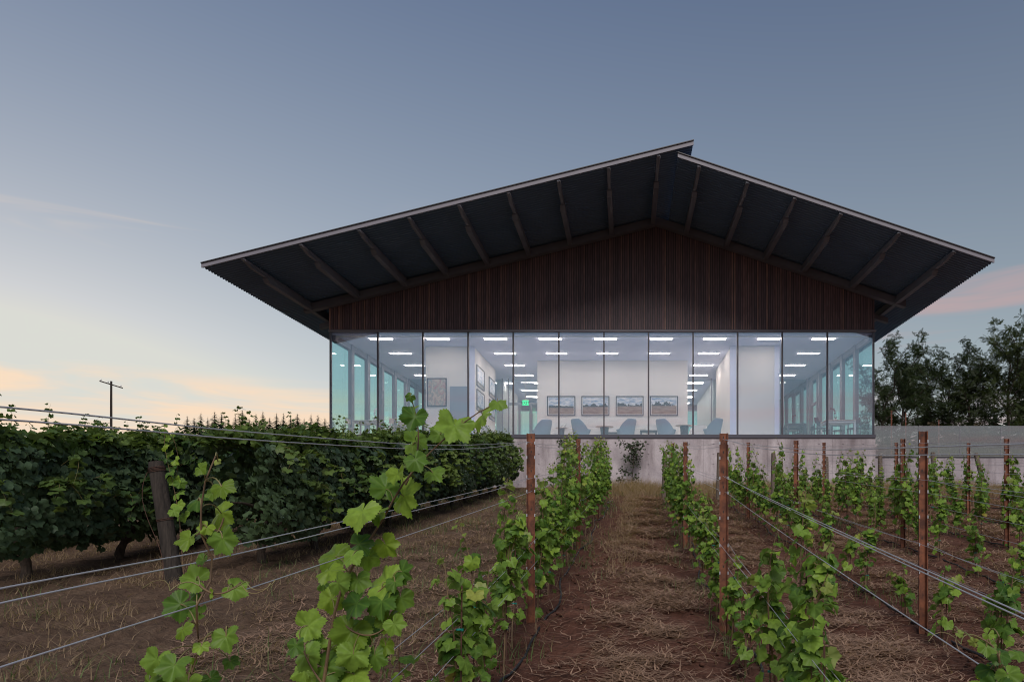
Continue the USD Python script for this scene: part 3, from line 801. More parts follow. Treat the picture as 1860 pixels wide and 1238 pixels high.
def sofa(label, loc, w):
    t = thing('sofa', label, 'sofa', loc)
    obj('base', cbox(-w / 2, w / 2, -0.42, 0.42, 0.08, 0.28, 0.02), M['cream'], t)
    for i in range(3):
        a = -w / 2 + 0.16 + i * (w - 0.32) / 3
        obj('seat_cushion', cbox(a + 0.005, a + (w - 0.32) / 3 - 0.005, -0.42, 0.2, 0.283, 0.45, 0.03), M['cream'], t)
    obj('backrest', cbox(-w / 2, w / 2, 0.2, 0.42, 0.283, 0.86, 0.04), M['cream'], t)
    for a in (-1, 1):
        obj('armrest', cbox(a * w / 2 - a * 0.15, a * w / 2, -0.42, 0.195, 0.283, 0.62, 0.03), M['cream'], t)


sofa('pale sofa along the centre wall under the first two landscape photographs', ((1050 - 1138) * 29.6 / 1240, 29.7, ZF + 0.001), 2.3)
sofa('pale sofa along the centre wall under the last two landscape photographs', ((1172 - 1138) * 29.6 / 1240, 29.7, ZF + 0.001), 2.3)


def dining_table(label, loc, w, dp, mtop, mleg, rotz=0):
    t = thing('dining_table', label, 'table', loc, rotz)
    obj('tabletop', cbox(-w / 2, w / 2, -dp / 2, dp / 2, 0.715, 0.75, 0.005), M[mtop], t)
    obj('apron', box(-w / 2 + 0.05, w / 2 - 0.05, -dp / 2 + 0.05, dp / 2 - 0.05, 0.64, 0.714), M[mleg], t)
    for a in (-1, 1):
        for b in (-1, 1):
            cx_, cy_ = a * (w / 2 - 0.04), b * (dp / 2 - 0.04)
            obj('leg', cbox(cx_ - 0.03, cx_ + 0.03, cy_ - 0.03, cy_ + 0.03, 0, 0.713, 0.004), M[mleg], t)


chairs_p = {}


def dining_chair(label, loc, rotz, mname='darkwood', group=None):
    key = mname
    if key in chairs_p:
        return dup(chairs_p[key], label, loc, rotz, group=group)
    t = thing('dining_chair', label, 'chair', loc, rotz, group=group)     # faces +x
    obj('seat', cbox(-0.22, 0.22, -0.22, 0.22, 0.43, 0.465, 0.012), M[mname], t)
    th = np.linspace(-0.9, 0.9, 14)
    v = []
    for z in (0.66, 0.86):
        for rr in (0.27, 0.25):
            v.append(np.stack([0.03 - rr * np.cos(th) - (z - 0.66) * 0.12, rr * np.sin(th) * 0.95, np.full(14, z)], 1))
    v = np.vstack(v)
    f = []
    for i in range(13):
        for a, b in ((0, 14), (28, 42), (0, 28), (14, 42)):
            f += [[a + i, a + i + 1, b + i + 1], [a + i, b + i + 1, b + i]]
    for e in (0, 13):
        f += [[e, 14 + e, 42 + e], [e, 42 + e, 28 + e]]
    obj('backrest', trimesh.Trimesh(v, np.array(f), process=False), M[mname], t, smooth=40)
    for a, b in ((-1, -1), (-1, 1), (1, -1), (1, 1)):
        top = 0.66 if a < 0 else 0.43
        pts = [(a * 0.22, b * 0.2, 0), (a * 0.19, b * 0.185, 0.43), (a * 0.2, b * 0.185, top)] if a < 0 else [(a * 0.21, b * 0.2, 0), (a * 0.195, b * 0.19, 0.22), (a * 0.185, b * 0.185, 0.428)]
        obj('leg', tube(pts, [0.013, 0.018, 0.016], 8), M[mname], t)
    chairs_p[key] = t
    return t


def orchid(label, loc, dark, h=0.45, lean=0.1):
    t = thing('potted_orchid', label, 'potted plant', loc)
    obj('pot', lathe([(0, 0), (0.045, 0), (0.06, 0.10), (0.053, 0.10), (0.045, 0.08), (0, 0.08)], 20), M['whitemetal'], t, smooth=40)
    for a in range(5):
        c, s = math.cos(a * 1.3), math.sin(a * 1.3)
        lv = spline([(0, 0, 0.08), (c * 0.08, s * 0.08, 0.16), (c * 0.16, s * 0.16, 0.13)], 6)
        w_ = np.array([0.012, 0.022, 0.026, 0.024, 0.016, 0.002])
        sd = np.array([-s, c, 0])
        v = np.vstack([lv + sd * w_[:, None], lv - sd * w_[:, None]])
        f = [[i, i + 1, 7 + i] for i in range(5)] + [[i, 7 + i, 6 + i] for i in range(5)]
        obj('leaf', trimesh.Trimesh(v, f, process=False), M['stem'], t)
    st = spline([(0, 0, 0.08), (lean * 0.2, 0, h * 0.55), (lean * 0.6, 0, h * 0.95), (lean * 1.4, 0, h)], 12)
    obj('flower_stem', tube(st, 0.005, 6), M['stem'], t)
    for i in range(4):
        c = st[-1 - i * 2]
        pet = []
        for a in range(5):
            b = trimesh.creation.icosphere(1, 0.02)
            b.apply_scale([1, 0.35, 0.8])
            an = a * 2 * np.pi / 5
            b.apply_translation(c + np.array([0.024 * math.cos(an), -0.01, 0.024 * math.sin(an) + 0.01]))
            pet.append(b)
        obj('flower', cat(pet), M['petal_dark' if dark else 'petal'], t, smooth=40)


# right dining bay
T1 = at(1522, 26.9)
dining_table('white-legged dining table in the right glass corner', (8.33, 26.9, ZF + 0.001), 1.15, 0.85, 'palewood', 'whitemetal')
orchid('dark plum orchid in a white pot on the right corner table', (8.25, 26.95, ZF + 0.752), True, 0.48, -0.12)
for i, (x, y, r, nm) in enumerate([(7.62, 26.75, 0, 'left end of the right corner table'), (8.95, 26.9, 180, 'right end of the right corner table'), (7.95, 27.6, 270, 'far side of the right corner table, left'), (8.55, 27.62, 270, 'far side of the right corner table, right')]):
    dining_chair(f'dark curved-back dining chair at the {nm}', (x, y, ZF + 0.001), r)
dining_table('dark dining table farther back in the right bay with an orchid on it', (7.1, 29.3, ZF + 0.001), 1.0, 0.85, 'darkwood', 'darkwood')
dining_table('low dark dining table at the left edge of the right bay', (6.85, 27.9, ZF + 0.001), 0.7, 0.7, 'darkwood', 'darkwood')
orchid('drooping orchid on the dark table farther back in the right bay', (7.1, 29.3, ZF + 0.752), True, 0.55, 0.1)
for i, (x, y, r, nm) in enumerate([(6.4, 29.4, 0, 'left of the dark table in the right bay'), (7.8, 29.3, 180, 'right of the dark table in the right bay'), (7.3, 28.6, 90, 'nearest the glass at the dark table in the right bay'), (7.0, 31.5, 0, 'far back in the right bay')]):
    dining_chair(f'dark curved-back dining chair {nm}', (x, y, ZF + 0.001), r)
# left dining bay
dining_table('pale wood dining table in the left glass corner above the hedge', (-10.2, 27.0, ZF + 0.001), 1.0, 0.8, 'palewood', 'palewood')
dining_table('second pale wood dining table along the left glass side', (-9.4, 28.6, ZF + 0.001), 0.9, 0.8, 'palewood', 'palewood')
orchid('white orchid on the pale table in the left glass corner', (-10.0, 27.1, ZF + 0.752), False, 0.5, 0.05)
for x, y, r, nm in [(-10.85, 27.0, 0, 'left of the pale table in the left glass corner'), (-9.5, 27.1, 180, 'right of the pale table in the left glass corner'), (-9.1, 27.9, 90, 'nearest the glass at the second pale table'), (-8.6, 28.6, 180, 'right of the second pale table on the left')]:
    dining_chair(f'pale wooden dining chair {nm}', (x, y, ZF + 0.001), r, 'palewood')

# ------------------------------------------------------------------ terrace on the right with glass railing
TY = 26.4
tw = thing('terrace_wall', 'grey concrete terrace wall right of the building under the glass railing', 'wall')
x0, k = xw_end + 0.004, 0
while x0 < 34:
    holes = [(x0 + a, 2.05 - b) for a in (0.38, 1.14, 1.92) for b in (0.30, 0.68, 1.06)]
    obj('wall_panel', drilled(x0 + 0.004, x0 + pw - 0.004, TY + 0.003 * (k % 2), TY + 0.3, -0.4, 2.05, holes), M['concrete2'], tw)
    x0 += pw
    k += 1
obj('terrace', box(xw_end + 0.004, 34, TY + 0.304, 34.0, 1.2, 2.045), M['concrete2'], kind='structure', label='concrete terrace floor behind the glass railing')
gr = thing('glass_railing', 'frameless grey glass railing along the terrace wall', 'railing')
obj('base_shoe', cbox(xw_end + 0.03, 34, TY + 0.08, TY + 0.2, 2.051, 2.12, 0.006), M['trim'], gr)
x0 = xw_end + 0.05
edges = [x0, (1671.6 - 1138) * TY / 1240] + [(1671.6 - 1138) * TY / 1240 + 1.596 * i for i in range(1, 14)]
for a, b in zip(edges[:-1], edges[1:]):
    obj('glass_panel', box(a + 0.012, b - 0.012, TY + 0.13, TY + 0.15, 2.08, 3.32), M['rail_glass'], gr)
for a in edges[1:-1]:
    obj('clamp', box(a - 0.011, a + 0.011, TY + 0.125, TY + 0.155, 2.122, 3.30), M['fascia'], gr)

# ------------------------------------------------------------------ leaves
def leaf_shape(npts, ring, serr=0.06):
    deg = [0, 12, 25, 38, 52, 65, 78, 95, 110, 130, 150, 165, 176]
    rad = [1.0, 0.90, 0.74, 0.82, 0.95, 0.88, 0.72, 0.79, 0.86, 0.78, 0.70, 0.56, 0.16]
    th = np.linspace(-176, 176, npts)
    r = np.interp(np.abs(th), deg, rad)
    if serr:
        r = r * (1 + serr * np.where(np.arange(npts) % 2 == 0, 1, -1) * (np.abs(th) < 165))
    t = np.radians(th)
    out = np.stack([r * np.sin(t), r * np.cos(t)], 1) * 0.62
    pts = [np.zeros((1, 2))] + [out * f_ for f_ in ring]
    v2 = np.vstack(pts)
    F = []
    for i in range(npts - 1):
        F.append([0, 1 + i + 1, 1 + i])
        for k_ in range(len(ring) - 1):
            a, b = 1 + k_ * npts, 1 + (k_ + 1) * npts
            F += [[a + i, a + i + 1, b + i + 1], [a + i, b + i + 1, b + i]]
    return v2, np.array(F)


LEAF_HI = leaf_shape(69, (0.35, 0.7, 1.0), 0.045)
LEAF_MID = leaf_shape(25, (0.6, 1.0), 0.05)
LEAF_LO = leaf_shape(15, (1.0,), 0.0)


def leaf_local(shape, rng, cup=1.0):
    v2, F = shape
    x, y = v2[:, 0], v2[:, 1]
    r = np.hypot(x, y)
    ph = rng.uniform(0, 6.3)
    th = np.arctan2(x, y)
    z = cup * (0.34 * np.abs(x) * rng.uniform(-0.5, 1.4) - 0.55 * r * r * rng.uniform(0.1, 1.2) + 0.15 * r * np.sin(3 * th + ph) + 0.07 * r * np.sin(7 * th + ph * 2))
    return np.stack([x, y, z], 1), F


def frame_from(nrm, tip):
    nrm = nrm / np.linalg.norm(nrm)
    tip = tip - nrm * np.dot(tip, nrm)
    if np.linalg.norm(tip) < 1e-3:
        tip = np.cross(nrm, [1, 0, 0.3])
    tip = tip / np.linalg.norm(tip)
    return np.stack([np.cross(tip, nrm), tip, nrm], 1)       # columns: x, y, z


def joined_leaves(shape, pos, nrm, tip, size, rng, cup=1.0, variants=8):
    """many leaves as one mesh: vertices, faces, uv"""
    pos, nrm, tip = np.asarray(pos), np.asarray(nrm, float), np.asarray(tip, float)
    nrm = nrm / (np.linalg.norm(nrm, axis=1, keepdims=True) + 1e-9)
    tip = tip - nrm * (tip * nrm).sum(1, keepdims=True)
    tip = tip / (np.linalg.norm(tip, axis=1, keepdims=True) + 1e-9)
    xa = np.cross(tip, nrm)
    base = np.array([leaf_local(shape, rng, cup)[0] for _ in range(variants)])
    L = base[rng.integers(0, variants, len(pos))] * np.asarray(size)[:, None, None]
    v = pos[:, None] + L[..., :1] * xa[:, None] + L[..., 1:2] * tip[:, None] + L[..., 2:] * nrm[:, None]
    F = shape[1]
    nv = len(shape[0])
    f = (F[None] + (np.arange(len(pos)) * nv)[:, None, None]).reshape(-1, 3)
    uv = np.tile(shape[0], (len(pos), 1))
    return v.reshape(-1, 3), f, uv


# ------------------------------------------------------------------ young vines (each leaf a piece)
def add_leaf(t, pos, nrm, tip, size, rng, m, shape=LEAF_MID):
    v, F = leaf_local(shape, rng)
    R = frame_from(np.asarray(nrm, float), np.asarray(tip, float))
    v = v * size @ R.T + pos
    obj('leaf', trimesh.Trimesh(v, F, process=False), M[m], t, smooth=True, uv=shape[0])


def young_vine(name, label, H, nleaf, width, seed, shape=LEAF_MID, shoots=3, lowest=0.22, leafsize=(0.06, 0.115), yellow=0.04):
    """a young vine tied to its rod: canes, rod with ties, and leaves; stands at its own origin"""
    rng = np.random.default_rng(seed)
    t = thing(name, label, 'grapevine')
    canes, paths = [], []
    for s in range(shoots):
        top = H * (1.0 if s == 0 else rng.uniform(0.55, 0.92))
        dx, dy = rng.normal(0, width * 0.35), rng.normal(0, width * 0.8)
        z0 = 0 if s == 0 else H * rng.uniform(0.18, 0.4)
        p = spline([(0, 0, z0), (dx * 0.35, dy * 0.45, z0 + (top - z0) * 0.3), (dx * 0.7 + rng.normal(0, 0.03), dy * 0.8, z0 + (top - z0) * 0.66), (dx + rng.normal(0, 0.04), dy + rng.normal(0, 0.06), top)], 14)
        paths.append(p)
        canes.append(tube(p, np.linspace(0.0075 if s == 0 else 0.005, 0.002, 14), 5))
    pets = []
    spec = []
    for i in range(nleaf):
        p = paths[rng.choice(shoots, p=[0.5] + [0.5 / (shoots - 1)] * (shoots - 1))] if shoots > 1 else paths[0]
        u = rng.uniform(0, 1) ** 0.85
        k_ = u * (len(p) - 1)
        i0 = min(int(k_), len(p) - 2)
        c = p[i0] + (p[i0 + 1] - p[i0]) * (k_ - i0)
        if c[2] < lowest * H and rng.random() < 0.85:
            continue
        a = rng.uniform(0, 2 * np.pi)
        rel = c[2] / H
        size = rng.uniform(*leafsize) * (1.15 - 0.55 * rel) * (0.45 if u > 0.95 else 1)
        out = np.array([math.cos(a), math.sin(a), 0])
        L = rng.uniform(0.03, 0.10) * (1.3 - 0.7 * rel) * (width / 0.12) ** 0.5
        b = c + out * L + np.array([0, 0, rng.uniform(-0.01, 0.05)])
        nr = out * rng.uniform(0.5, 1.1) + np.array([0, 0, rng.uniform(0.25, 1.0)]) + rng.normal(0, 0.3, 3)
        tip = out * 0.6 + np.array([0, 0, -rng.uniform(0.35, 1.0)]) + rng.normal(0, 0.35, 3)
        pets.append(tube([c, (c + b) / 2 + [0, 0, 0.01], b], 0.0013, 3, cap=False))
        m = 'leaf_tip' if u > 0.93 else ('leaf_turn' if rng.random() < yellow and rel < 0.4 else 'leaf_young')
        spec.append((b, nr, tip, size, m))
    obj('cane', cat(canes), M['cane'], t, smooth=50)
    obj('leaf_stalks', cat(pets), M['shoot'], t, kind='stuff')
    for b, nr, tip, size, m in spec:
        add_leaf(t, b, nr, tip, size, rng, m, shape)
    rod = obj('training_rod', tube([(0.02, 0.0, -0.1), (0.022, 0.0, H * 0.4), (0.025, 0.005, min(H * 0.75, 1.05))], 0.004, 6), M['rod'], t)
    for z in ([0.32, 0.62] if H > 0.8 else [0.3]):
        tie = trimesh.creation.torus(0.013, 0.0035, major_sections=10, minor_sections=5)
        tie.apply_translation([0.012, 0, z])
        knot = box(0.02, 0.034, -0.006, 0.004, z - 0.006, z + 0.005)
        obj('tie', cat([tie, knot]), M['tie'], rod)
    return t


protos = {}
PSPEC = {'small': (0.55, 32, 0.07, 2), 'low': (0.85, 68, 0.09, 3), 'mid': (1.1, 110, 0.105, 3), 'midb': (1.12, 100, 0.115, 3), 'tall': (1.4, 145, 0.115, 4), 'tallb': (1.42, 125, 0.10, 3), 'full': (1.65, 230, 0.16, 5), 'fullb': (1.68, 220, 0.18, 5), 'thin': (1.5, 80, 0.065, 2)}
SEEDS = {k_: 100 + i for i, k_ in enumerate(PSPEC)}


def vine(kind, k, d, h, idx, label):
    x = rowx(k, d) + RNG.normal(0, 0.03)
    z = float(gz(np.array(x), np.array(d))) - 0.01
    H0 = PSPEC[kind][0]
    rot = RNG.uniform(0, 360)
    sc = h / H0
    s = (sc ** 0.5, sc ** 0.5, sc)
    if kind not in protos:
        H, nl, w, sh = PSPEC[kind]
        protos[kind] = young_vine('grapevine', label, H, nl, w, SEEDS[kind], LEAF_MID, sh)
        place(protos[kind], (x, d, z), 0, s)
    else:
        dup(protos[kind], label, (x, d, z), (90 if rot > 180 else 0) * 2 + RNG.uniform(-18, 18), s)


plan = {
    0: [(2.7, 'low', 0.72), (3.25, 'mid', 1.12), (3.85, 'low', 0.80), (4.55, 'tall', 1.30), (5.15, 'mid', 1.15), (5.95, 'midb', 1.25), (6.8, 'full', 1.35), (7.7, 'fullb', 1.5), (8.6, 'full', 1.62), (9.6, 'fullb', 1.72),
        (10.6, 'full', 1.75), (11.7, 'fullb', 1.68), (12.8, 'full', 1.72), (13.9, 'fullb', 1.65), (15.0, 'full', 1.7), (16.2, 'fullb', 1.7), (17.4, 'full', 1.62), (18.6, 'fullb', 1.7)],
    1: [(2.45, 'midb', 1.02), (2.95, 'tall', 1.30), (3.55, 'mid', 1.10), (4.4, 'small', 0.55), (5.1, 'low', 0.72), (5.9, 'low', 0.70), (6.7, 'mid', 0.95), (7.5, 'midb', 1.05), (8.4, 'mid', 1.05), (9.3, 'tall', 1.35), (10.4, 'full', 1.6),
        (11.5, 'fullb', 1.65), (12.7, 'tall', 1.6), (13.9, 'full', 1.55), (15.1, 'tallb', 1.5), (16.4, 'full', 1.6), (17.7, 'fullb', 1.6)],
    2: [(4.25, 'low', 0.92), (5.05, 'small', 0.62), (5.85, 'small', 0.5), (6.7, 'thin', 1.15), (7.5, 'small', 0.65), (8.3, 'mid', 0.95), (9.3, 'tallb', 1.15), (10.4, 'mid', 1.1), (11.5, 'thin', 1.65), (12.7, 'mid', 1.15), (13.9, 'tallb', 1.5), (15.2, 'tall', 1.3), (16.5, 'thin', 1.6), (17.8, 'tall', 1.5)],
    3: [(7.0, 'thin', 0.9), (7.8, 'low', 0.75), (8.8, 'thin', 1.35), (9.8, 'tallb', 1.5), (10.9, 'mid', 0.95), (12.0, 'tall', 1.45), (13.2, 'tallb', 1.4), (14.5, 'mid', 1.2), (15.8, 'thin', 1.55), (17.2, 'tallb', 1.4), (18.5, 'tall', 1.3)],
    4: [(9.6, 'mid', 1.0), (10.8, 'tallb', 1.35), (12.0, 'low', 0.8), (13.2, 'tall', 1.5), (14.6, 'thin', 1.4), (16.0, 'mid', 1.2), (17.4, 'tallb', 1.3)],
    5: [(12.4, 'tallb', 1.2), (13.8, 'mid', 1.0), (15.2, 'tall', 1.3), (16.7, 'thin', 1.4), (18.2, 'mid', 1.1)],
    6: [(15.6, 'tall', 1.2), (17.2, 'mid', 1.1), (18.8, 'tallb', 1.3)],
}
for k_ in (2, 3, 4, 5):
    vs, extra = plan[k_], []
    for (a, b) in zip(vs[:-1], vs[1:]):
        if a[0] > 8.5:
            extra.append(((a[0] + b[0]) / 2 + 0.1 * math.sin(a[0] * 5), ['mid', 'tallb', 'tall', 'midb'][int(a[0] * 7) % 4], 1.0 + 0.45 * (0.5 + 0.5 * math.sin(a[0] * 3 + k_))))
    plan[k_] = sorted(vs + extra)
count0 = {0: 2, 1: 1}
LOOK = {'small': 'tiny sparse', 'low': 'low leafy', 'mid': 'knee-high leafy', 'midb': 'waist-high leafy', 'tall': 'tall leafy', 'tallb': 'tall loose', 'full': 'full bushy', 'fullb': 'wide bushy', 'thin': 'thin upright'}


# hand-shaped vines nearest the camera: stems and leaves measured in the sketch at their own depth
def near_vine(label, d, stems, leaves, seed, bx=None, thick=0.006):
    rng = np.random.default_rng(seed)
    x = rowx(0 if stems[0][0][0] < 1138 else 1, d) if bx is None else bx
    z = float(gz(np.array(x), np.array(d)))
    t = thing('grapevine', label, 'grapevine', (x, d, z))
    o = np.array([x, d, z])
    cs, pts = [], []
    for i, s in enumerate(stems):
        p = np.array([P(a, b, d) - o + [0, rng.normal(0, 0.012), 0] for a, b in s])
        if i == 0:
            p = np.vstack([[(0, 0, -0.03)], p])
        p = spline(p, 30)
        pts.append(p)
        cs.append(tube(p, np.linspace(thick if i == 0 else thick * 0.4, 0.0015, 30), 7))
    allp = np.vstack(pts)
    pets, spec = [], []
    for a, b, px in leaves:
        size = px * d / 1240 * (0.92 if b < 1045 else 0.78)
        c = P(a, b, d + rng.normal(0, 0.05)) - o
        near_ = allp[np.argmin(((allp - c) * [1, 0.3, 1] ** np.array(1)).__pow__(2).sum(1))]
        outd = c - near_
        outd[1] -= 0.02
        tip = outd / (np.linalg.norm(outd) + 1e-6) + np.array([0, 0, -0.55]) + rng.normal(0, 0.25, 3)
        nr = np.array([rng.normal(0, 0.45), -1.0, 0.55 + rng.normal(0, 0.35)])
        R = frame_from(nr, tip)
        basep = c - R[:, 1] * size * 0.22                       # the stalk joins near the leaf's base
        pets.append(tube(spline([near_, (near_ + basep) / 2 + [0, 0, 0.012], basep], 6), 0.0013, 5, cap=False))
        spec.append((basep, nr, tip, size, 'leaf_tip' if px < 0.024 * 1240 / d and px < 31 else ('leaf_light' if rng.random() < 0.3 else 'leaf_young')))
    obj('cane', cat(cs), M['cane'], t, smooth=50)
    obj('leaf_stalks', cat(pets), M['shoot'], t, kind='stuff')
    for s_ in spec:
        add_leaf(t, *s_[:4], rng, s_[4], LEAF_HI)
    # tendrils
    for _ in range(3):
        b = allp[rng.integers(len(allp) // 3, len(allp))]
        u = np.linspace(0, 1, 16)
        sg = rng.choice([-1, 1])
        pr = np.stack([b[0] + sg * 0.09 * u, b[1] - 0.02 * u, b[2] + 0.03 * u - 0.04 * u ** 2], 1) + np.stack([0.015 * np.cos(9 * u) * u, 0.015 * np.sin(9 * u) * u, 0.02 * np.sin(9 * u) * u], 1)
        obj('tendril', tube(pr, np.linspace(0.0012, 0.0006, 16), 4), M['shoot'], t)
    return t


V1s = [[(338, 1238), (352, 1165), (370, 1095), (378, 1035), (372, 985), (367, 950), (373, 910), (381, 870), (393, 828)], [(372, 985), (395, 960), (402, 940)], [(375, 1060), (400, 1075), (428, 1058)], [(352, 1165), (385, 1150), (408, 1140)]]
V1l = [(366, 852, 32), (392, 838, 16), (404, 890, 44), (352, 908, 44), (385, 900, 26), (392, 938, 62), (340, 985, 46), (408, 988, 62), (372, 962, 30), (345, 1050, 66), (316, 1104, 74), (354, 1114, 46), (381, 1083, 32), (434, 1072, 58),
       (411, 1165, 64), (364, 1178, 34), (280, 1208, 66), (312, 1218, 66), (346, 1212, 44), (386, 1236, 40), (330, 1150, 44), (352, 1075, 40), (300, 1245, 60), (340, 1250, 60), (268, 1250, 58), (420, 1205, 36), (365, 1020, 30)]
near_vine('bright sparse vine shoot nearest the camera at lower left', 1.34, V1s, V1l, 21)
V2s = [[(592, 1238), (605, 1150), (617, 1090), (642, 1028), (690, 945), (735, 880), (762, 838), (800, 800), (850, 762), (905, 732)], [(735, 880), (752, 835), (755, 780), (744, 722)], [(605, 1150), (660, 1100), (715, 1050)], [(592, 1238), (560, 1190), (545, 1150)], [(610, 1120), (680, 1150), (730, 1090)]]
V2l = [(742, 722, 20), (748, 742, 26), (750, 766, 50), (762, 798, 54), (744, 812, 34), (758, 842, 44), (822, 784, 74), (790, 790, 44), (868, 760, 60), (905, 735, 34), (845, 775, 40), (791, 862, 44), (702, 876, 66), (741, 906, 76), (720, 868, 44),
       (652, 940, 70), (686, 940, 44), (596, 1010, 70), (662, 986, 50), (706, 996, 52), (636, 1016, 44), (690, 1058, 92), (622, 1062, 64), (728, 1096, 60), (592, 1092, 64), (572, 1132, 74), (632, 1160, 90), (560, 1200, 74), (544, 1222, 64),
       (600, 1212, 84), (662, 1152, 74), (702, 1132, 66), (736, 1042, 46), (692, 1102, 74), (716, 1062, 44), (650, 1228, 76), (582, 1062, 50), (640, 1105, 70), (610, 1180, 70), (680, 1200, 66), (535, 1180, 50), (650, 1060, 60), (575, 1170, 70), (618, 1130, 66), (700, 1180, 50), (625, 1245, 80), (570, 1250, 76), (600, 1040, 50), (668, 1020, 50), (640, 1200, 74), (720, 1140, 50)]
near_vine('large-leaved vine leaning right with its tip across the glass front', 2.05, V2s, V2l, 22, thick=0.008)
V3s = [[(1815, 1300), (1812, 1240), (1806, 1190), (1800, 1150)], [(1812, 1240), (1780, 1160), (1735, 1150)]]
V3l = [(1800, 1152, 30), (1792, 1180, 44), (1822, 1195, 52), (1806, 1222, 62), (1836, 1232, 56), (1786, 1225, 44), (1812, 1262, 70), (1780, 1262, 60), (1745, 1152, 18), (1765, 1165, 22)]
near_vine('pale vine tip at the lower right corner of the picture', 1.27, V3s, V3l, 23)

V4s = [[(330, 1020), (326, 950), (316, 880), (303, 830), (300, 772)], [(316, 880), (322, 830), (314, 790)]]
V4l = [(300, 772, 9), (296, 785, 12), (306, 796, 14), (299, 812, 16), (310, 822, 18), (302, 838, 18), (314, 850, 20), (306, 862, 22), (318, 876, 24), (322, 898, 24), (314, 790, 11), (320, 838, 20), (325, 920, 26), (334, 940, 26), (318, 930, 24), (330, 880, 22)]
near_vine('pale climbing vine shoot above the leaning wooden end post', 7.25, V4s, V4l, 24, bx=-4.68)

for k_, vs in plan.items():
    for i, (d, kind, h) in enumerate(vs):
        i2 = i + count0.get(k_, 0)
        vine(kind, k_, d, h, i2, f'{LOOK[kind]} young grapevine, {ORD[i2]} from the front, {ROWNAMES[k_]}')

# ------------------------------------------------------------------ posts, wires, drip hoses
def steel_post():
    h = 1.60
    w, dp, tk = 0.029, 0.03, 0.003
    from shapely.geometry import Polygon
    prof = [(-w - 0.006, -dp), (-w, -dp), (-w + 0.004, 0), (w - 0.004, 0), (w, -dp), (w + 0.006, -dp), (w + 0.006, -dp + tk), (w + tk - 0.001, -dp + tk), (w, tk), (-w, tk), (-w - tk + 0.001, -dp + tk), (-w - 0.006, -dp + tk)]
    m = trimesh.creation.extrude_polygon(Polygon(prof), h + 0.15)
    m.apply_translation([0, 0, -0.15])
    return m


post0 = None
postYs = {0: [5.7, 10.0, 14.4], 1: [5.5, 10.2, 14.4], 2: [5.45, 9.9, 14.3], 3: [10.0, 14.3], 4: [10.06, 14.4], 5: [14.5], 6: [14.6]}
PH = 1.60
for k_, ys in postYs.items():
    for i, d in enumerate(ys):
        x = rowx(k_, d)
        z = float(gz(np.array(x), np.array(d)))
        lab = f'rusty steel trellis post, {ORD[i]} from the front, {ROWNAMES[k_]}'
        if post0 is None:
            post0 = thing('trellis_post', lab, 'post', (x, d, z), group='rusty trellis posts')
            obj('channel', steel_post(), M['rust'], post0)
            for hz in (1.52, 1.40, 1.24, 1.12, 0.92, 0.70, 0.48):
                for s in (-1, 1):
                    obj('wire_notch', box(s * 0.033 - 0.004, s * 0.033 + 0.004, -0.034, -0.0305, hz - 0.012, hz + 0.012), M['wire'], post0)
                obj('slot', box(-0.004, 0.004, -0.0015, -0.0002, hz + 0.04, hz + 0.058), M['black'], post0)
        else:
            dup(post0, lab, (x, d, z), RNG.uniform(-3, 3))

heights = [(1.50, 2, 'top'), (1.21, 2, 'upper middle'), (1.10, 1, 'middle'), (0.70, 2, 'low'), (0.50, 1, 'lowest')]
NEARW = {(0, 'top'): [(-1.6, 1.52), (0.9, 1.512), (1.6, 1.49), (3.05, 1.468), (4.8, 1.492), (5.7, 1.52)], (0, 'upper middle'): [(-1.6, 1.26), (0.9, 1.25), (1.6, 1.23), (5.7, 1.21)], (0, 'middle'): [(-1.6, 1.15), (0.9, 1.143), (1.6, 1.128), (5.7, 1.10)],
         (1, 'top'): [(-1.6, 1.49), (1.34, 1.457), (2.4, 1.447), (3.8, 1.47), (5.5, 1.53)], (1, 'upper middle'): [(-1.6, 1.15), (1.34, 1.17), (5.5, 1.235)], (1, 'middle'): [(-1.6, 1.0), (1.34, 1.02), (5.5, 1.11)]}
STR2 = {(0, 'top'): 0.013, (0, 'upper middle'): 0.011, (0, 'middle'): 0, (1, 'top'): 0.012, (1, 'upper middle'): 0.012, (1, 'middle'): 0}
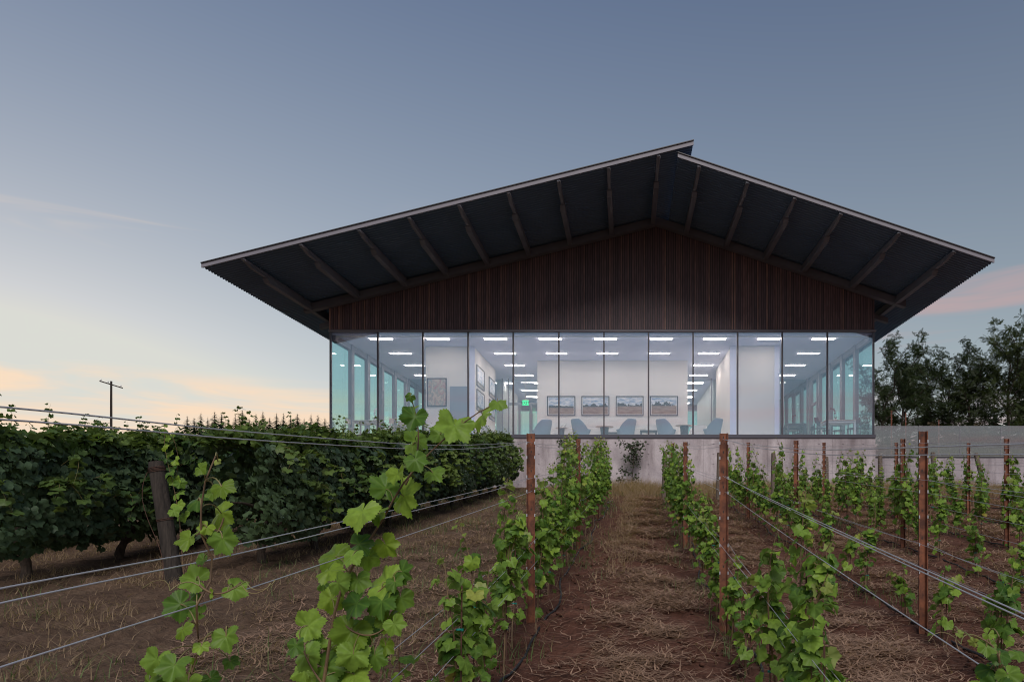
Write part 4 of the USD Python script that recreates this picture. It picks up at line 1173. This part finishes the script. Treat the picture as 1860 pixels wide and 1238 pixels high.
for k_ in range(7):
    d_end = 19.6
    d0 = {0: -3.0, 1: -3.0, 2: -2.0}.get(k_, 0.5)
    for hgt, npair, hn in heights:
        if k_ > 3 and hn in ('middle', 'lowest'):
            continue
        nn = npair if k_ < 3 else 1
        for s in range(nn):
            off = (s - 0.5) * 0.07 if nn == 2 else 0.036
            pts = []
            if (k_, hn) in NEARW:
                from scipy.interpolate import PchipInterpolator
                hf = PchipInterpolator(*zip(*NEARW[(k_, hn)]))
                d1 = postYs[k_][0]
                for dd in np.concatenate([np.arange(-1.5, 1.2, 0.1), np.arange(1.2, d1, 0.25)]):
                    pts.append((rowx(k_, dd) + 0.3 * off, dd, float(gz0(0, dd)) + float(hf(dd)) - 1.5 * STR2[(k_, hn)] * s * min(1, (d1 - dd) / 1.5)))
                stops = postYs[k_] + [d_end]
            else:
                stops = [d0] + postYs[k_] + [d_end]
            for a, b in zip(stops[:-1], stops[1:]):
                sag = 0.012 * (b - a) / 4.4 * (1 + s)
                for u in np.linspace(0, 1, 14, endpoint=False):
                    dd = a + (b - a) * u
                    zz = float(gz0(0, dd)) + hgt - sag * 4 * u * (1 - u) - 0.022 * s * (u > 0)
                    pts.append((rowx(k_, dd) + (0.3 if (k_, hn) in NEARW else 1) * off + 0.004 * math.sin(dd * 2.1 + s), dd, zz))
            lab = f'galvanised {hn} trellis wire' + ('' if nn == 1 else (', upper strand' if s == 0 else ', lower strand')) + f', {ROWNAMES[k_]}'
            obj('trellis_wire', tube(pts, 0.0016 if k_ < 3 else 0.0020, 6), M['wire'], smooth=60, label=lab, cat='wire', group='trellis wires')
    # drip hose lying along the row
    dd = np.arange(max(d0, 0.8), 19.4, 0.15)
    xx = rowx(k_, dd) + 0.07 + 0.05 * np.sin(dd * 1.3 + k_) + 0.03 * np.sin(dd * 3.1)
    zz = gz(xx, dd) + 0.012 + 0.015 * (np.sin(dd * 2.0) > 0.5)
    obj('drip_hose', tube(np.stack([xx, dd, zz], 1), 0.0095, 7), M['hose'], smooth=60, label=f'black drip irrigation hose lying along the {ROWNAMES[k_]}', cat='hose')

# wooden end stakes by the wall
for k_ in range(1, 8):
    d = 19.8
    x = (ROW0 + [10.05])[k_] + 0.021 * d
    z = float(gz(np.array(x), np.array(d)))
    rg_ = np.random.default_rng(40 + k_)
    lean = 0.05 if k_ != 7 else -0.25
    p = np.array([(0, 0, -0.2), (lean * 0.3, 0.05, 0.45), (lean * 0.75, 0.12, 1.0), (lean, 0.18, 1.32 + rg_.uniform(-0.08, 0.08))])
    where = ['', 'nearest the right side of the aisle', 'second', 'third', 'fourth', 'fifth', 'sixth', 'leaning left, rightmost'][k_]
    obj_ = obj('wooden_stake', tube(p + [x, d, z], [0.07, 0.068, 0.066, 0.062], 12), M['oldwood'], smooth=40, label=f'weathered wooden end stake before the concrete wall, {where}' + (' from the aisle' if where in ORD else ''), cat='stake')

# ------------------------------------------------------------------ mature hedge rows on the left
def mature_vine(name, label, seed, nleaf, parts, shape=LEAF_LO):
    """trunk with two arms under a thick wall of leaves, 1.6 m along the row"""
    rng = np.random.default_rng(seed)
    t = thing(name, label, 'grapevine')
    pth = spline([(0, 0, -0.08), (rng.normal(0, 0.03), rng.normal(0, 0.05), 0.22), (rng.normal(0, 0.05), rng.normal(0, 0.06), 0.48), (0, 0, 0.78)], 12)
    rad = np.linspace(0.055, 0.038, 12) * (1 + 0.12 * np.sin(np.arange(12) * 2.2 + seed))
    obj('trunk', tube(pth, rad, 9), M['bark'], t, smooth=50)
    for s in (-1, 1):
        ar = spline([(0, 0, 0.76), (rng.normal(0, 0.02), s * 0.3, 0.86), (rng.normal(0, 0.02), s * 0.75, 0.88)], 8)
        obj('arm', tube(ar, np.linspace(0.03, 0.012, 8), 7), M['bark'], t, smooth=50)
    # leaf wall: shell of the box, bumpy
    y = rng.uniform(-0.84, 0.84, nleaf)
    face = rng.choice(4, nleaf, p=[0.40, 0.17, 0.28, 0.15])
    z = rng.uniform(0.32, 1.9, nleaf)
    bump = 0.16 * (noise(np.stack([y * 2.2 + seed, z * 2.6, 0 * y], -1), seed) - 0.5)
    hw = 0.40 + 1.7 * bump + 0.05 * np.sin(z * 3)
    hw = hw * np.clip((z - 0.15) / 0.5, 0.55, 1) * np.clip((2.15 - z) / 0.5, 0.5, 1)
    x = np.where(face == 0, hw, np.where(face == 1, -hw, rng.uniform(-0.4, 0.4, nleaf)))
    x = x * np.where(face < 2, rng.uniform(0.8, 1.08, nleaf), 1)
    topz = 1.78 + 0.62 * (noise(np.stack([y * 3 + seed * 3, x * 3, 0 * y], -1), seed + 1) - 0.4)
    z = np.where(face == 2, topz - rng.uniform(0, 0.12, nleaf), z)
    lowz = 0.16 + 0.40 * noise(np.stack([y * 2 + seed, 0 * y, 0 * y], -1), seed + 5)
    z = np.where((z < lowz), lowz + rng.uniform(0, 0.3, nleaf), z)
    out = np.stack([np.where(face == 0, 1.0, np.where(face == 1, -1.0, rng.normal(0, 0.5, nleaf))), rng.normal(0, 0.35, nleaf), np.where(face == 2, 0.9, 0.35 + rng.normal(0, 0.25, nleaf))], 1)
    tip = np.stack([np.where(face == 0, 0.35, np.where(face == 1, -0.35, rng.normal(0, 0.5, nleaf))), rng.normal(0, 0.45, nleaf), np.where(face == 2, -0.1, -1.0) + rng.normal(0, 0.25, nleaf)], 1)
    out += rng.normal(0, 0.22, (nleaf, 3))
    pos = np.stack([x, y, z], 1)
    size = rng.uniform(0.085, 0.145, nleaf) * np.where(z > 1.9, 0.7, 1)
    order = np.argsort(-(x + 0.6 * (z - 1.2)) + rng.uniform(0, 0.5, nleaf))
    own = order[:parts]
    for i in own:
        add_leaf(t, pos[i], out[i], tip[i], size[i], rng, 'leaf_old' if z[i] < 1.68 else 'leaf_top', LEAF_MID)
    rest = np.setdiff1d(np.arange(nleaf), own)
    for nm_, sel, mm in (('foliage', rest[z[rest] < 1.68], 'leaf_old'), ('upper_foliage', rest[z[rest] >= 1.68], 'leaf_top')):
        v, f, uv = joined_leaves(shape, pos[sel], out[sel], tip[sel], size[sel], rng)
        obj(nm_, trimesh.Trimesh(v, f, process=False), M[mm], t, smooth=True, kind='stuff')
    # long loose shoots standing above the wall, with small leaves
    sp, sn, st_, ss = [], [], [], []
    for n_sh in range(16):
        hh = rng.uniform(0.2, 0.62)
        if n_sh < 9:
            b = np.array([rng.uniform(-0.3, 0.3), rng.uniform(-0.8, 0.8), 1.70])
            pth = spline([b, b + [rng.normal(0, 0.03), rng.normal(0, 0.05), hh * 0.5], b + [rng.normal(0, 0.1), rng.normal(0, 0.12), hh]], 9)
        else:   # side shoots that arch out and hang
            b = np.array([0.34, rng.uniform(-0.8, 0.8), rng.uniform(0.9, 1.6)])
            pth = spline([b, b + [0.16, rng.normal(0, 0.08), 0.10], b + [0.26 + rng.uniform(0, 0.1), rng.normal(0, 0.14), -hh * 0.5]], 9)
        obj('loose_shoot', tube(pth, np.linspace(0.004, 0.001, 9), 4), M['shoot'], t)
        for q_ in pth[2:]:
            for _k in range(2):
                a = rng.uniform(0, 6.3)
                o_ = np.array([math.cos(a), math.sin(a), 0.0])
                sp.append(q_ + o_ * 0.03)
                sn.append(o_ * 0.7 + [0, 0, 0.8] + rng.normal(0, 0.3, 3))
                st_.append(o_ + [0, 0, -0.5])
                ss.append(rng.uniform(0.06, 0.12) * (1.2 - 0.7 * np.clip((q_[2] - 1.7) / hh, 0, 1)))
    v, f, uv = joined_leaves(shape, sp, sn, st_, ss, rng)
    obj('shoot_leaves', trimesh.Trimesh(v, f, process=False), M['leaf_top'], t, smooth=True, kind='stuff')
    return t


hedge = [(-4.80, 8.2, 1.45, 12, 'front hedge row'), (-6.80, 7.0, 1.45, 12, 'second hedge row'), (-8.95, 8.0, 1.5, 11, 'third hedge row')]
ph = {}
for r_, (xh, ds0, step, cnt, rn) in enumerate(hedge):
    for i in range(cnt):
        d = ds0 + 0.5 + i * step
        if d > 24.4:
            break
        x = xh + 0.021 * d
        z = float(gz0(x, d))
        key = ('a', i % 3) if r_ == 0 else ('b', i % 2)
        lab = f'mature dark green grapevine, {ORD[i]} from the front in the {rn} on the left'
        if key not in ph:
            ph[key] = mature_vine('mature_grapevine', lab, 300 + 17 * key[1] + (50 if r_ else 0), 1800, 110 if r_ == 0 else 0)
            place(ph[key], (x, d, z), 0, (1, 1, 0.85))
        else:
            dup(ph[key], lab, (x, d, z), 0 if (i * 7 + r_) % 2 == 0 or r_ == 0 else 180, (1 + RNG.uniform(-0.06, 0.06), 1.0, (0.84 + 0.012 * i if r_ == 0 else 0.83) + RNG.uniform(-0.035, 0.05)), group=f'mature grapevines of the {rn}')

# leaning wooden end post of the front hedge row, with wire wound round its head
A, B = P(320, 1072, 7.5), P(283, 838, 7.5)
zb = float(gz0(0, 7.5))
A[2] = zb - 0.1
wp = thing('wooden_end_post', 'thick leaning weathered wooden post at the front end of the front hedge row', 'post')
obj('pole', tube([A, A + (B - A) * 0.33, A + (B - A) * 0.67, A + (B - A) * 0.96, B], [0.088, 0.08, 0.078, 0.076, 0.07], 14), M['darkwoodpost'], wp, smooth=40)
ax_ = (B - A) / np.linalg.norm(B - A)
for u in (0.55, 0.93, 0.95):
    c = A + (B - A) * u
    th = np.linspace(0, 4 * np.pi, 40)
    e1 = np.cross(ax_, [0, 1, 0]); e1 /= np.linalg.norm(e1)
    e2 = np.cross(ax_, e1)
    obj('wire_winding', tube(c + 0.083 * (np.cos(th)[:, None] * e1 + np.sin(th)[:, None] * e2) + ax_ * (th[:, None] / 12.6 - 0.5) * 0.03, 0.003, 5), M['rod'], wp)
obj('loose_wire', tube(spline([B - ax_ * 0.12 - [0.09, 0.03, 0], B - [0.06, 0.1, 0.5], A + [-0.08, -0.12, 0.4], A + [-0.02, -0.2, 0.12]], 20), 0.003, 5), M['rod'], wp)

# ------------------------------------------------------------------ trees
def limb_tree(name, label, seed, H, sprays, spread=0.32, wind=0.35, m='leaf_tree'):
    rng = np.random.default_rng(seed)
    t = thing(name, label, 'tree')
    trunk = spline([(0, 0, -0.2), (rng.normal(0, 0.08), rng.normal(0, 0.08), H * 0.18), (rng.normal(0, 0.12), rng.normal(0, 0.12), H * 0.38), (rng.normal(0, 0.3), rng.normal(0, 0.3), H * 0.66)], 14)
    obj('trunk', tube(trunk, np.linspace(0.012 * H, 0.004 * H, 14), 9), M['bark'], t, smooth=50)
    limbs, tips = [], []
    nl = 11
    for i in range(nl):
        u = 0.36 + 0.64 * i / (nl - 1)
        b = trunk[min(int(u * 13), 13)]
        a = i * 2.4 + rng.normal(0, 0.4)
        L = H * rng.uniform(0.22, 0.38) * (1.15 - 0.35 * u)
        dv = np.array([math.cos(a) * spread / 0.32, math.sin(a) * spread / 0.32, rng.uniform(0.75, 1.5)])
        dv /= np.linalg.norm(dv)
        e = b + dv * L
        p = spline([b, b + dv * L * 0.5 + rng.normal(0, 0.06 * L, 3), e], 9)
        limbs.append(tube(p, np.linspace(0.0042 * H, 0.0014 * H, 9), 6))
        for j in range(7):
            w = rng.uniform(0.35, 1.0)
            b2 = p[min(int(w * 8), 8)]
            dv2 = dv * 0.5 + rng.normal(0, 0.55, 3) + [wind * 0.4, 0, 0.25]
            dv2 /= np.linalg.norm(dv2)
            L2 = L * rng.uniform(0.25, 0.55)
            p2 = spline([b2, b2 + dv2 * L2 * 0.5 + rng.normal(0, 0.05 * L2, 3), b2 + dv2 * L2], 6)
            limbs.append(tube(p2, np.linspace(0.0017 * H, 0.0006 * H, 6), 4, cap=False))
            tips += [(p2[k_], dv2) for k_ in (1, 2, 3, 4, 5, 5)]
    obj('branches', cat(limbs), M['bark'], t, smooth=50)
    # feathery compound leaves in clumps along the twigs, blown to one side
    idx = rng.integers(0, len(tips), sprays)
    base = np.array([tips[i][0] for i in idx]) + rng.normal(0, 0.012 * H, (sprays, 3))
    dirn = np.array([tips[i][1] for i in idx]) * 0.4 + rng.normal(0, 0.5, (sprays, 3)) + [wind, 0, -0.15]
    dirn /= np.linalg.norm(dirn, axis=1, keepdims=True)
    Ls = rng.uniform(0.2, 0.38, sprays) * H / 9
    side = np.cross(dirn, rng.normal(0, 1, (sprays, 3)))
    side /= np.linalg.norm(side, axis=1, keepdims=True)
    V, F = [], []
    for j in range(6):
        f0 = 0.12 + j * 0.16
        for s in (-1, 1):
            c = base + dirn * (Ls * f0)[:, None] + np.array([0, 0, -0.12]) * (Ls * f0 ** 2)[:, None]
            o = side * s
            ll = (Ls * 0.24 * (1.05 - 0.5 * abs(f0 - 0.45)))[:, None]
            wv = dirn * (Ls * 0.055)[:, None]
            V.append(np.stack([c - wv, c + o * ll * 0.6 + dirn * ll * 0.3 - wv * 0.8, c + o * ll + dirn * ll * 0.5, c + wv], 1))
    V = np.concatenate(V, 0)
    n_ = len(V)
    k_ = np.arange(n_) * 4
    F = np.vstack([np.stack([k_, k_ + 1, k_ + 2], 1), np.stack([k_, k_ + 2, k_ + 3], 1)])
    obj('crown', trimesh.Trimesh(V.reshape(-1, 3), F, process=False), M[m], t, kind='stuff')
    return t


def conifer(name, label, seed, H, R, layers=26, droop=0.45):
    rng = np.random.default_rng(seed)
    t = thing(name, label, 'tree')
    obj('trunk', tube([(0, 0, -0.2), (0, 0, H * 0.5), (0, 0, H * 0.98)], [0.018 * H, 0.01 * H, 0.002 * H], 8), M['bark'], t, smooth=50)
    V, F, nv = [], [], 0
    for i in range(layers):
        u = (i + 0.3) / layers
        zc = H * (0.07 + 0.93 * u)
        rr = R * (1 - u) ** 0.8 * rng.uniform(0.8, 1.1) + 0.02 * H * (1 - u)
        nb_ = max(4, int(11 * (1 - u) + 4))
        for a in np.arange(nb_) * 2 * np.pi / nb_ + rng.uniform(0, 6):
            L = rr * rng.uniform(0.65, 1.2)
            dr_ = np.array([math.cos(a), math.sin(a), 0])
            sd_ = np.array([-math.sin(a), math.cos(a), 0])
            npt = 7
            s = np.linspace(0, 1, npt)
            line = np.array([0, 0, zc + rng.normal(0, 0.45 * H / layers)]) + dr_ * (L * s)[:, None] + np.array([0, 0, 1]) * ((0.10 * s - droop * s * s) * L * rng.uniform(0.6, 1.3) + 0.05 * L * (s > 0.8))[:, None]
            for j in range(npt):
                for sg in (-1, 1):
                    w = L * 0.30 * (1 - 0.75 * s[j]) * rng.uniform(0.6, 1.2)
                    b0 = line[j]
                    tp = b0 + sd_ * sg * w + dr_ * w * 0.7 + [0, 0, -0.25 * w + rng.normal(0, 0.04 * L)]
                    V += [b0 - dr_ * L * 0.05, b0 + dr_ * L * 0.09, tp, b0 + [0, 0, 0.10 * L * (1 - s[j])]]
                    F += [[nv, nv + 1, nv + 2], [nv, nv + 2, nv + 3]]
                    nv += 4
    obj('crown', trimesh.Trimesh(np.array(V), np.array(F), process=False), M['needle'], t, kind='stuff')
    return t


TB = 1.75
# deciduous trees beyond the terrace
dec = [(1604, 40.0, 7.6, 0, 'feathery tree at the building corner, half behind the side glass'), (1640, 42.0, 9.3, 1, 'tall feathery tree right of the building corner'), (1722, 43.0, 8.8, 2, 'feathery tree with thin trunk in the middle of the group'),
       (1762, 42.0, 8.2, 0, 'spreading feathery tree with pale trunk right of the middle'), (1832, 41.0, 9.7, 1, 'tall feathery tree near the right edge of the picture'), (1890, 42.0, 9.4, 2, 'feathery tree cut by the right edge of the picture')]
pd = {}
for i, (px, d, H, k_, lab) in enumerate(dec):
    X = (px - 1138) * d / 1240
    lab = 'dusky ' + lab
    if k_ not in pd:
        pd[k_] = limb_tree('locust_tree', lab, 500 + k_, 9.0, 3200, spread=[0.30, 0.26, 0.34][k_])
        place(pd[k_], (X, d, TB), 0, H / 8.3)
    else:
        dup(pd[k_], lab, (X, d, TB), [0, 150, 0, 110, 215, 60, 200][i], H / 8.3)
con = [(1612, 54, 7.4, 2.6, 0, 'low dark conifer behind the tall feathery tree'), (1684, 53, 8.6, 4.2, 1, 'broad dark conifer in the middle behind the feathery trees'), (1762, 56, 7.8, 2.8, 0, 'small dark conifer right of the broad one'),
       (1806, 55, 8.0, 3.0, 1, 'dark conifer in front of the gap of sky at right'), (1862, 52, 9.8, 4.0, 0, 'big dark conifer at the right edge of the picture'), (1725, 60, 7.0, 3.6, 1, 'distant dark conifer low between two feathery trees')]
pc = {}
for i, (px, d, H, R, k_, lab) in enumerate(con):
    X = (px - 1138) * d / 1240
    if k_ not in pc:
        pc[k_] = conifer('conifer_tree', lab, 600 + k_, 10.0, 3.6)
        place(pc[k_], (X, d, TB), 0, (R / 3.6, R / 3.6, H / 10.0))
    else:
        dup(pc[k_], lab, (X, d, TB), i * 40, (R / 3.6, R / 3.6, H / 10.0))
far = [(340 + 12.5 * i, 757 + 5 * math.sin(i * 2.3) - (9 if i in (4, 8, 11, 14) else 0), 1.0 + 0.25 * math.sin(i * 1.7)) for i in range(22)]
for i, (px, py, w) in enumerate(far):
    d = 140 + 5 * (i % 4)
    X = (px - 1138) * d / 1240
    H = (928 - py + 4) * d / 1240 - TB
    if 'far' not in pc:
        pc['far'] = conifer('conifer_tree', f'distant dark conifer on the left skyline, {ORD[i]} from the left', 640, 10.0, 3.4, layers=56, droop=1.0)
        tag(pc['far'], group='distant conifers on the skyline')
        place(pc['far'], (X, d, TB), 0, (2.0 * w, 2.0 * w, H / 10.0))
        continue
    dup(pc['far'], f'distant dark conifer on the left skyline, {ORD[i]} from the left', (X, d, TB), i * 70, (2.3 * w, 2.3 * w, H / 10.0), group='distant conifers on the skyline')


# brown shrubs behind the railing, and the small shrub against the concrete wall
def shrub(name, label, seed, H, R, nleaf, m, loc, size=(0.05, 0.09), twiggy=False, flat=1.0):
    rng = np.random.default_rng(seed)
    t = thing(name, label, 'shrub', loc)
    st, tips = [], []
    tr = spline([(0, 0, -0.1), (rng.normal(0, 0.02), 0, H * 0.2), (rng.normal(0, 0.06) * H, 0, H * 0.5), (rng.normal(0, 0.05) * H, 0, H * 0.85)], 10)
    st.append(tube(tr, np.linspace(0.022, 0.007, 10) * (H / 1.5), 6))
    for i in range(12):
        b = tr[rng.integers(2, 10)]
        a = rng.uniform(0, 6.3)
        L = R * rng.uniform(0.5, 1.1)
        dv = np.array([math.cos(a), math.sin(a) * flat, rng.uniform(0.1, 0.7)])
        p = spline([b, b + dv * L * 0.5 + [0, 0, 0.02], b + dv * L], 6)
        st.append(tube(p, np.linspace(0.010, 0.003, 6) * (H / 1.5), 5))
        tips += [p[k_] for k_ in (2, 3, 4, 5, 5, 5)]
    tips += [tr[-1]] * 3 + [tr[-2]]
    obj('branches', cat(st), M['bark'], t, smooth=50)
    idx = rng.integers(0, len(tips), nleaf)
    pos = np.array(tips)[idx] + rng.normal(0, 0.085 * H / 1.5, (nleaf, 3)) * [1, flat, 1]
    v, f, uv = joined_leaves(LEAF_LO, pos, rng.normal(0, 1, (nleaf, 3)) + [0, -0.4, 0.8], rng.normal(0, 1, (nleaf, 3)), rng.uniform(*size, nleaf), rng)
    obj('crown', trimesh.Trimesh(v, f, process=False), M[m], t, kind='stuff')


def on_ground(px, d):
    X = (px - 1138) * d / 1240
    return (X, d, float(gz(np.array(X), np.array(d))))


shrub('wall_shrub', 'small dark twisted shrub trained against the concrete wall at the end of the aisle', 71, 1.7, 0.56, 430, 'shrub', on_ground(1148, 25.2), size=(0.055, 0.10), flat=0.35)
shrub('wall_shrub', 'dark shrub against the concrete wall half hidden behind the left vine row', 72, 1.7, 0.5, 500, 'shrub', on_ground(1038, 25.2), flat=0.4)
M['brownbush'] = leaf_mat('brown_bush_leaf', (0.04, 0.036, 0.02), (0.07, 0.055, 0.03), (0.05, 0.04, 0.025), trans=0.2)
for i, (px, d, H) in enumerate([(1700, 38, 2.2), (1742, 38.5, 2.7), (1785, 38, 2.0), (1840, 37.5, 2.2), (1660, 38, 1.9)]):
    shrub('terrace_shrub', f'brownish rounded shrub seen through the glass railing, {["second", "third", "fourth", "fifth", "first"][i]} from the left', 80 + i, H, H * 0.65, 900, 'brownbush', ((px - 1138) * d / 1240, d, TB), size=(0.12, 0.24))

# utility pole far left
pz = 62.0
pb = ((202 - 1138) * pz / 1240, pz, TB - 0.3)
up = thing('utility_pole', 'wooden utility pole with tilted crossarm on the left skyline', 'utility pole', pb)
ztop = (928 - 692) * pz / 1240 - pb[2]
obj('pole', tube([(0, 0, 0), (0, 0, ztop / 2), (0, 0, ztop)], [0.125, 0.105, 0.085], 10), M['darkwoodpost'], up, smooth=40)
obj('crossarm', trimesh.convex.convex_hull(np.array([(x * 0.72, y * 0.06 + 0.4 * x, ztop - 0.30 - 0.24 * x + z * 0.05) for x in (-1, 1) for y in (-1, 1) for z in (-1, 1)])), M['darkwoodpost'], up)
for x in (-0.66, -0.2, 0.62):
    obj('insulator', tube([(x, 0.55 * x, ztop - 0.25 - 0.33 * x), (x, 0.55 * x, ztop - 0.15 - 0.33 * x), (x, 0.55 * x, ztop - 0.08 - 0.33 * x)], [0.03, 0.06, 0.04], 8), M['lamp_body'], up)

# thin rusty posts on the far side of the terrace
for i, (px, py) in enumerate([(1619, 745), (1645, 750), (1705, 762)]):
    d = 36.5
    X = (px - 1138) * d / 1240
    dup(post0, f'thin rusty post behind the glass railing under the trees, {ORD[i]} from the left', (X, d, TB - 0.1), 0, (1, 1, ((928 - py) * d / 1240 - TB + 0.1) / 1.6), group='posts behind the railing')

# ------------------------------------------------------------------ straw, dry grass and weeds
def blades(pos, h, lean, width, rng, seg=3, curl=0.0):
    """bent grass blades as one mesh. lean: horizontal direction and amount"""
    n_ = len(pos)
    s = np.linspace(0, 1, seg + 1)
    ln = np.linalg.norm(lean, axis=1, keepdims=True) + 1e-9
    sd_ = np.stack([-lean[:, 1], lean[:, 0]], 1) / ln
    bend = rng.normal(0, 1, n_) * curl
    V = np.empty((n_, seg + 1, 2, 3))
    for k_, u in enumerate(s):
        c = np.empty((n_, 3))
        c[:, :2] = pos[:, :2] + lean * (u ** 1.6) + (sd_ * ln) * (bend * (u - u * u))[:, None]
        c[:, 2] = pos[:, 2] + h * (u - 0.25 * u * u * np.minimum(1, ln[:, 0] / np.maximum(h, 1e-3)))
        w = width * (1 - 0.85 * u)
        V[:, k_, 0, :2] = c[:, :2] + sd_ * w[:, None]
        V[:, k_, 1, :2] = c[:, :2] - sd_ * w[:, None]
        V[:, k_, :, 2] = c[:, 2:3]
    F = []
    for k_ in range(seg):
        a = k_ * 2
        F += [[a, a + 1, a + 3], [a, a + 3, a + 2]]
    F = (np.array(F)[None] + (np.arange(n_) * (seg + 1) * 2)[:, None, None]).reshape(-1, 3)
    return trimesh.Trimesh(V.reshape(-1, 3), F, process=False)


rg = np.random.default_rng(90)


def scatter(n_, x0, x1, d0, d1, keep, power=1.0):
    x = rg.uniform(x0, x1, n_)
    d = d0 + (d1 - d0) * rg.uniform(0, 1, n_) ** power
    ok = rg.random(n_) < keep(x, d)
    return x[ok], d[ok]


def lane(x, d):      # 0 in a vine row, 1 midway between rows
    u = (x - 0.021 * d - 0.665) / 1.58
    return 0.5 + 0.5 * np.cos(2 * np.pi * (u - 0.5))


def patch(x, d, s, seed):
    return fbm(np.stack([x * s, d * s, 0 * x], -1), 3, seed)


# straw lying on the soil
def straw_keep(x, d):
    aisle = (x > -0.9 + 0.021 * d) & (x < 0.67 + 0.021 * d)
    strip = 1.5 * np.exp(-((x - 0.021 * d - 0.10) / 0.40) ** 2)                # the thick strip up the middle aisle
    l_ = np.where(x < -1.2, 0.22, np.where(aisle, strip, lane(x, d) ** 0.8))
    clump = np.clip((patch(x, d, 1.7, 31) - 0.37) * 6, 0.05, 1) * np.clip((patch(x, d, 5.5, 33) - 0.36) * 6, 0.1, 1)
    return np.clip(l_ * clump, 0, 1)


x, d = scatter(860000, -3.2, 10.5, 1.6, 20, straw_keep, 1.7)
n_ = len(x)
ang = rg.normal(0.0, 1.0, n_)
L = rg.uniform(0.05, 0.27, n_) * (0.8 + 0.02 * d)
lean = np.stack([np.cos(ang), np.sin(ang)], 1) * L[:, None] * rg.choice([-1, 1], n_)[:, None]
pile = np.clip((patch(x, d, 1.7, 31) - 0.38) * 4, 0.1, 1)
z = gz(x, d) + rg.uniform(0.0, 0.075, n_) * pile
h = rg.uniform(-0.02, 0.06, n_)
obj('straw', blades(np.stack([x, d, z], 1), h, lean, rg.uniform(0.0018, 0.0062, n_) * (1 + 0.05 * d), rg, curl=0.9), M['straw'], kind='stuff', label='loose dry straw lying between the vine rows')


def grass_keep(x, d):
    left = (x < -1.3)
    g = np.where(left, 0.06 + 0.94 * np.clip((patch(x, d, 1.2, 41) - 0.46) * 7, 0, 1) * np.clip((patch(x, d, 4.0, 43) - 0.38) * 6, 0.1, 1), 0.0)
    ctr = np.exp(-((x - 0.10 - 0.02 * d + 0.35) / 0.22) ** 2) * np.clip((d - 6.5) / 5, 0, 0.8) * (patch(x, d, 1.3, 42) > 0.42)
    rowg = 0.16 * (1 - lane(x, d)) ** 3 * (patch(x, d, 1.4, 44) > 0.5) * (x > -1.3)
    wall = np.clip((d - 19.0) / 3.5, 0, 1) * (x > -3.0)
    return np.clip(np.maximum(np.maximum(g, ctr), np.maximum(wall, rowg)), 0, 1)


x, d = scatter(230000, -8.5, 13, 1.8, 25.6, grass_keep, 1.15)
n_ = len(x)
tall = np.clip((d - 18) / 5, 0, 1) * (x > -3)
h = rg.uniform(0.05, 0.20, n_) * (1 + 1.1 * tall) * np.where(x < -1.3, 0.75, 1.2) * (0.6 + 0.8 * patch(x, d, 0.9, 47))
lean = rg.normal(0, 1, (n_, 2)) * (h * rg.uniform(0.3, 1.7, n_))[:, None]
obj('dry_grass', blades(np.stack([x, d, gz(x, d) - 0.01], 1), h, lean, rg.uniform(0.0014, 0.0036, n_) * (1 + 0.04 * d), rg, curl=0.3), M['drygrass'], kind='stuff', label='dry tan grass beside the vine rows and along the wall')


def weed_keep(x, d):
    r_ = (1 - lane(x, d)) ** 2
    return np.clip(np.where(x < -1.3, 0.4, 0.7 * r_) * (patch(x, d, 0.9, 55) > 0.54), 0, 1)


x, d = scatter(90000, -6, 10, 1.8, 24, weed_keep, 1.2)
n_ = len(x)
h = rg.uniform(0.04, 0.2, n_)
lean = rg.normal(0, 1, (n_, 2)) * (h * rg.uniform(0.3, 1.1, n_))[:, None]
obj('weeds', blades(np.stack([x, d, gz(x, d) - 0.005], 1), h, lean, rg.uniform(0.0015, 0.004, n_) * (1 + 0.04 * d), rg), M['weed'], kind='stuff', label='low green weeds in the soil along the rows')


# clods of soil on the bare strips
x, d = scatter(16000, -2.5, 8, 1.8, 13, lambda x, d: np.clip((patch(x, d, 2.0, 61) - 0.35) * 4, 0.05, 1), 1.4)
n_ = len(x)
ico = trimesh.creation.icosphere(1, 1.0)
nv = len(ico.vertices)
shape8 = np.array([ico.vertices * (0.75 + 0.5 * rg.random((nv, 1))) * [1, rg.uniform(0.6, 1), rg.uniform(0.5, 0.8)] for _ in range(8)])
size = 0.004 + 0.022 * rg.random(n_) ** 3
V = shape8[rg.integers(0, 8, n_)] * size[:, None, None]
a = rg.uniform(0, 6.3, n_)
ca, sa = np.cos(a)[:, None], np.sin(a)[:, None]
V = np.stack([V[..., 0] * ca - V[..., 1] * sa, V[..., 0] * sa + V[..., 1] * ca, V[..., 2]], -1) + np.stack([x, d, gz(x, d) + 0.004], 1)[:, None]
F = (np.array(ico.faces)[None] + (np.arange(n_) * nv)[:, None, None]).reshape(-1, 3)
obj('soil_clods', trimesh.Trimesh(V.reshape(-1, 3), F, process=False), M['soil'], smooth=True, kind='stuff', label='small loose clods of red soil')
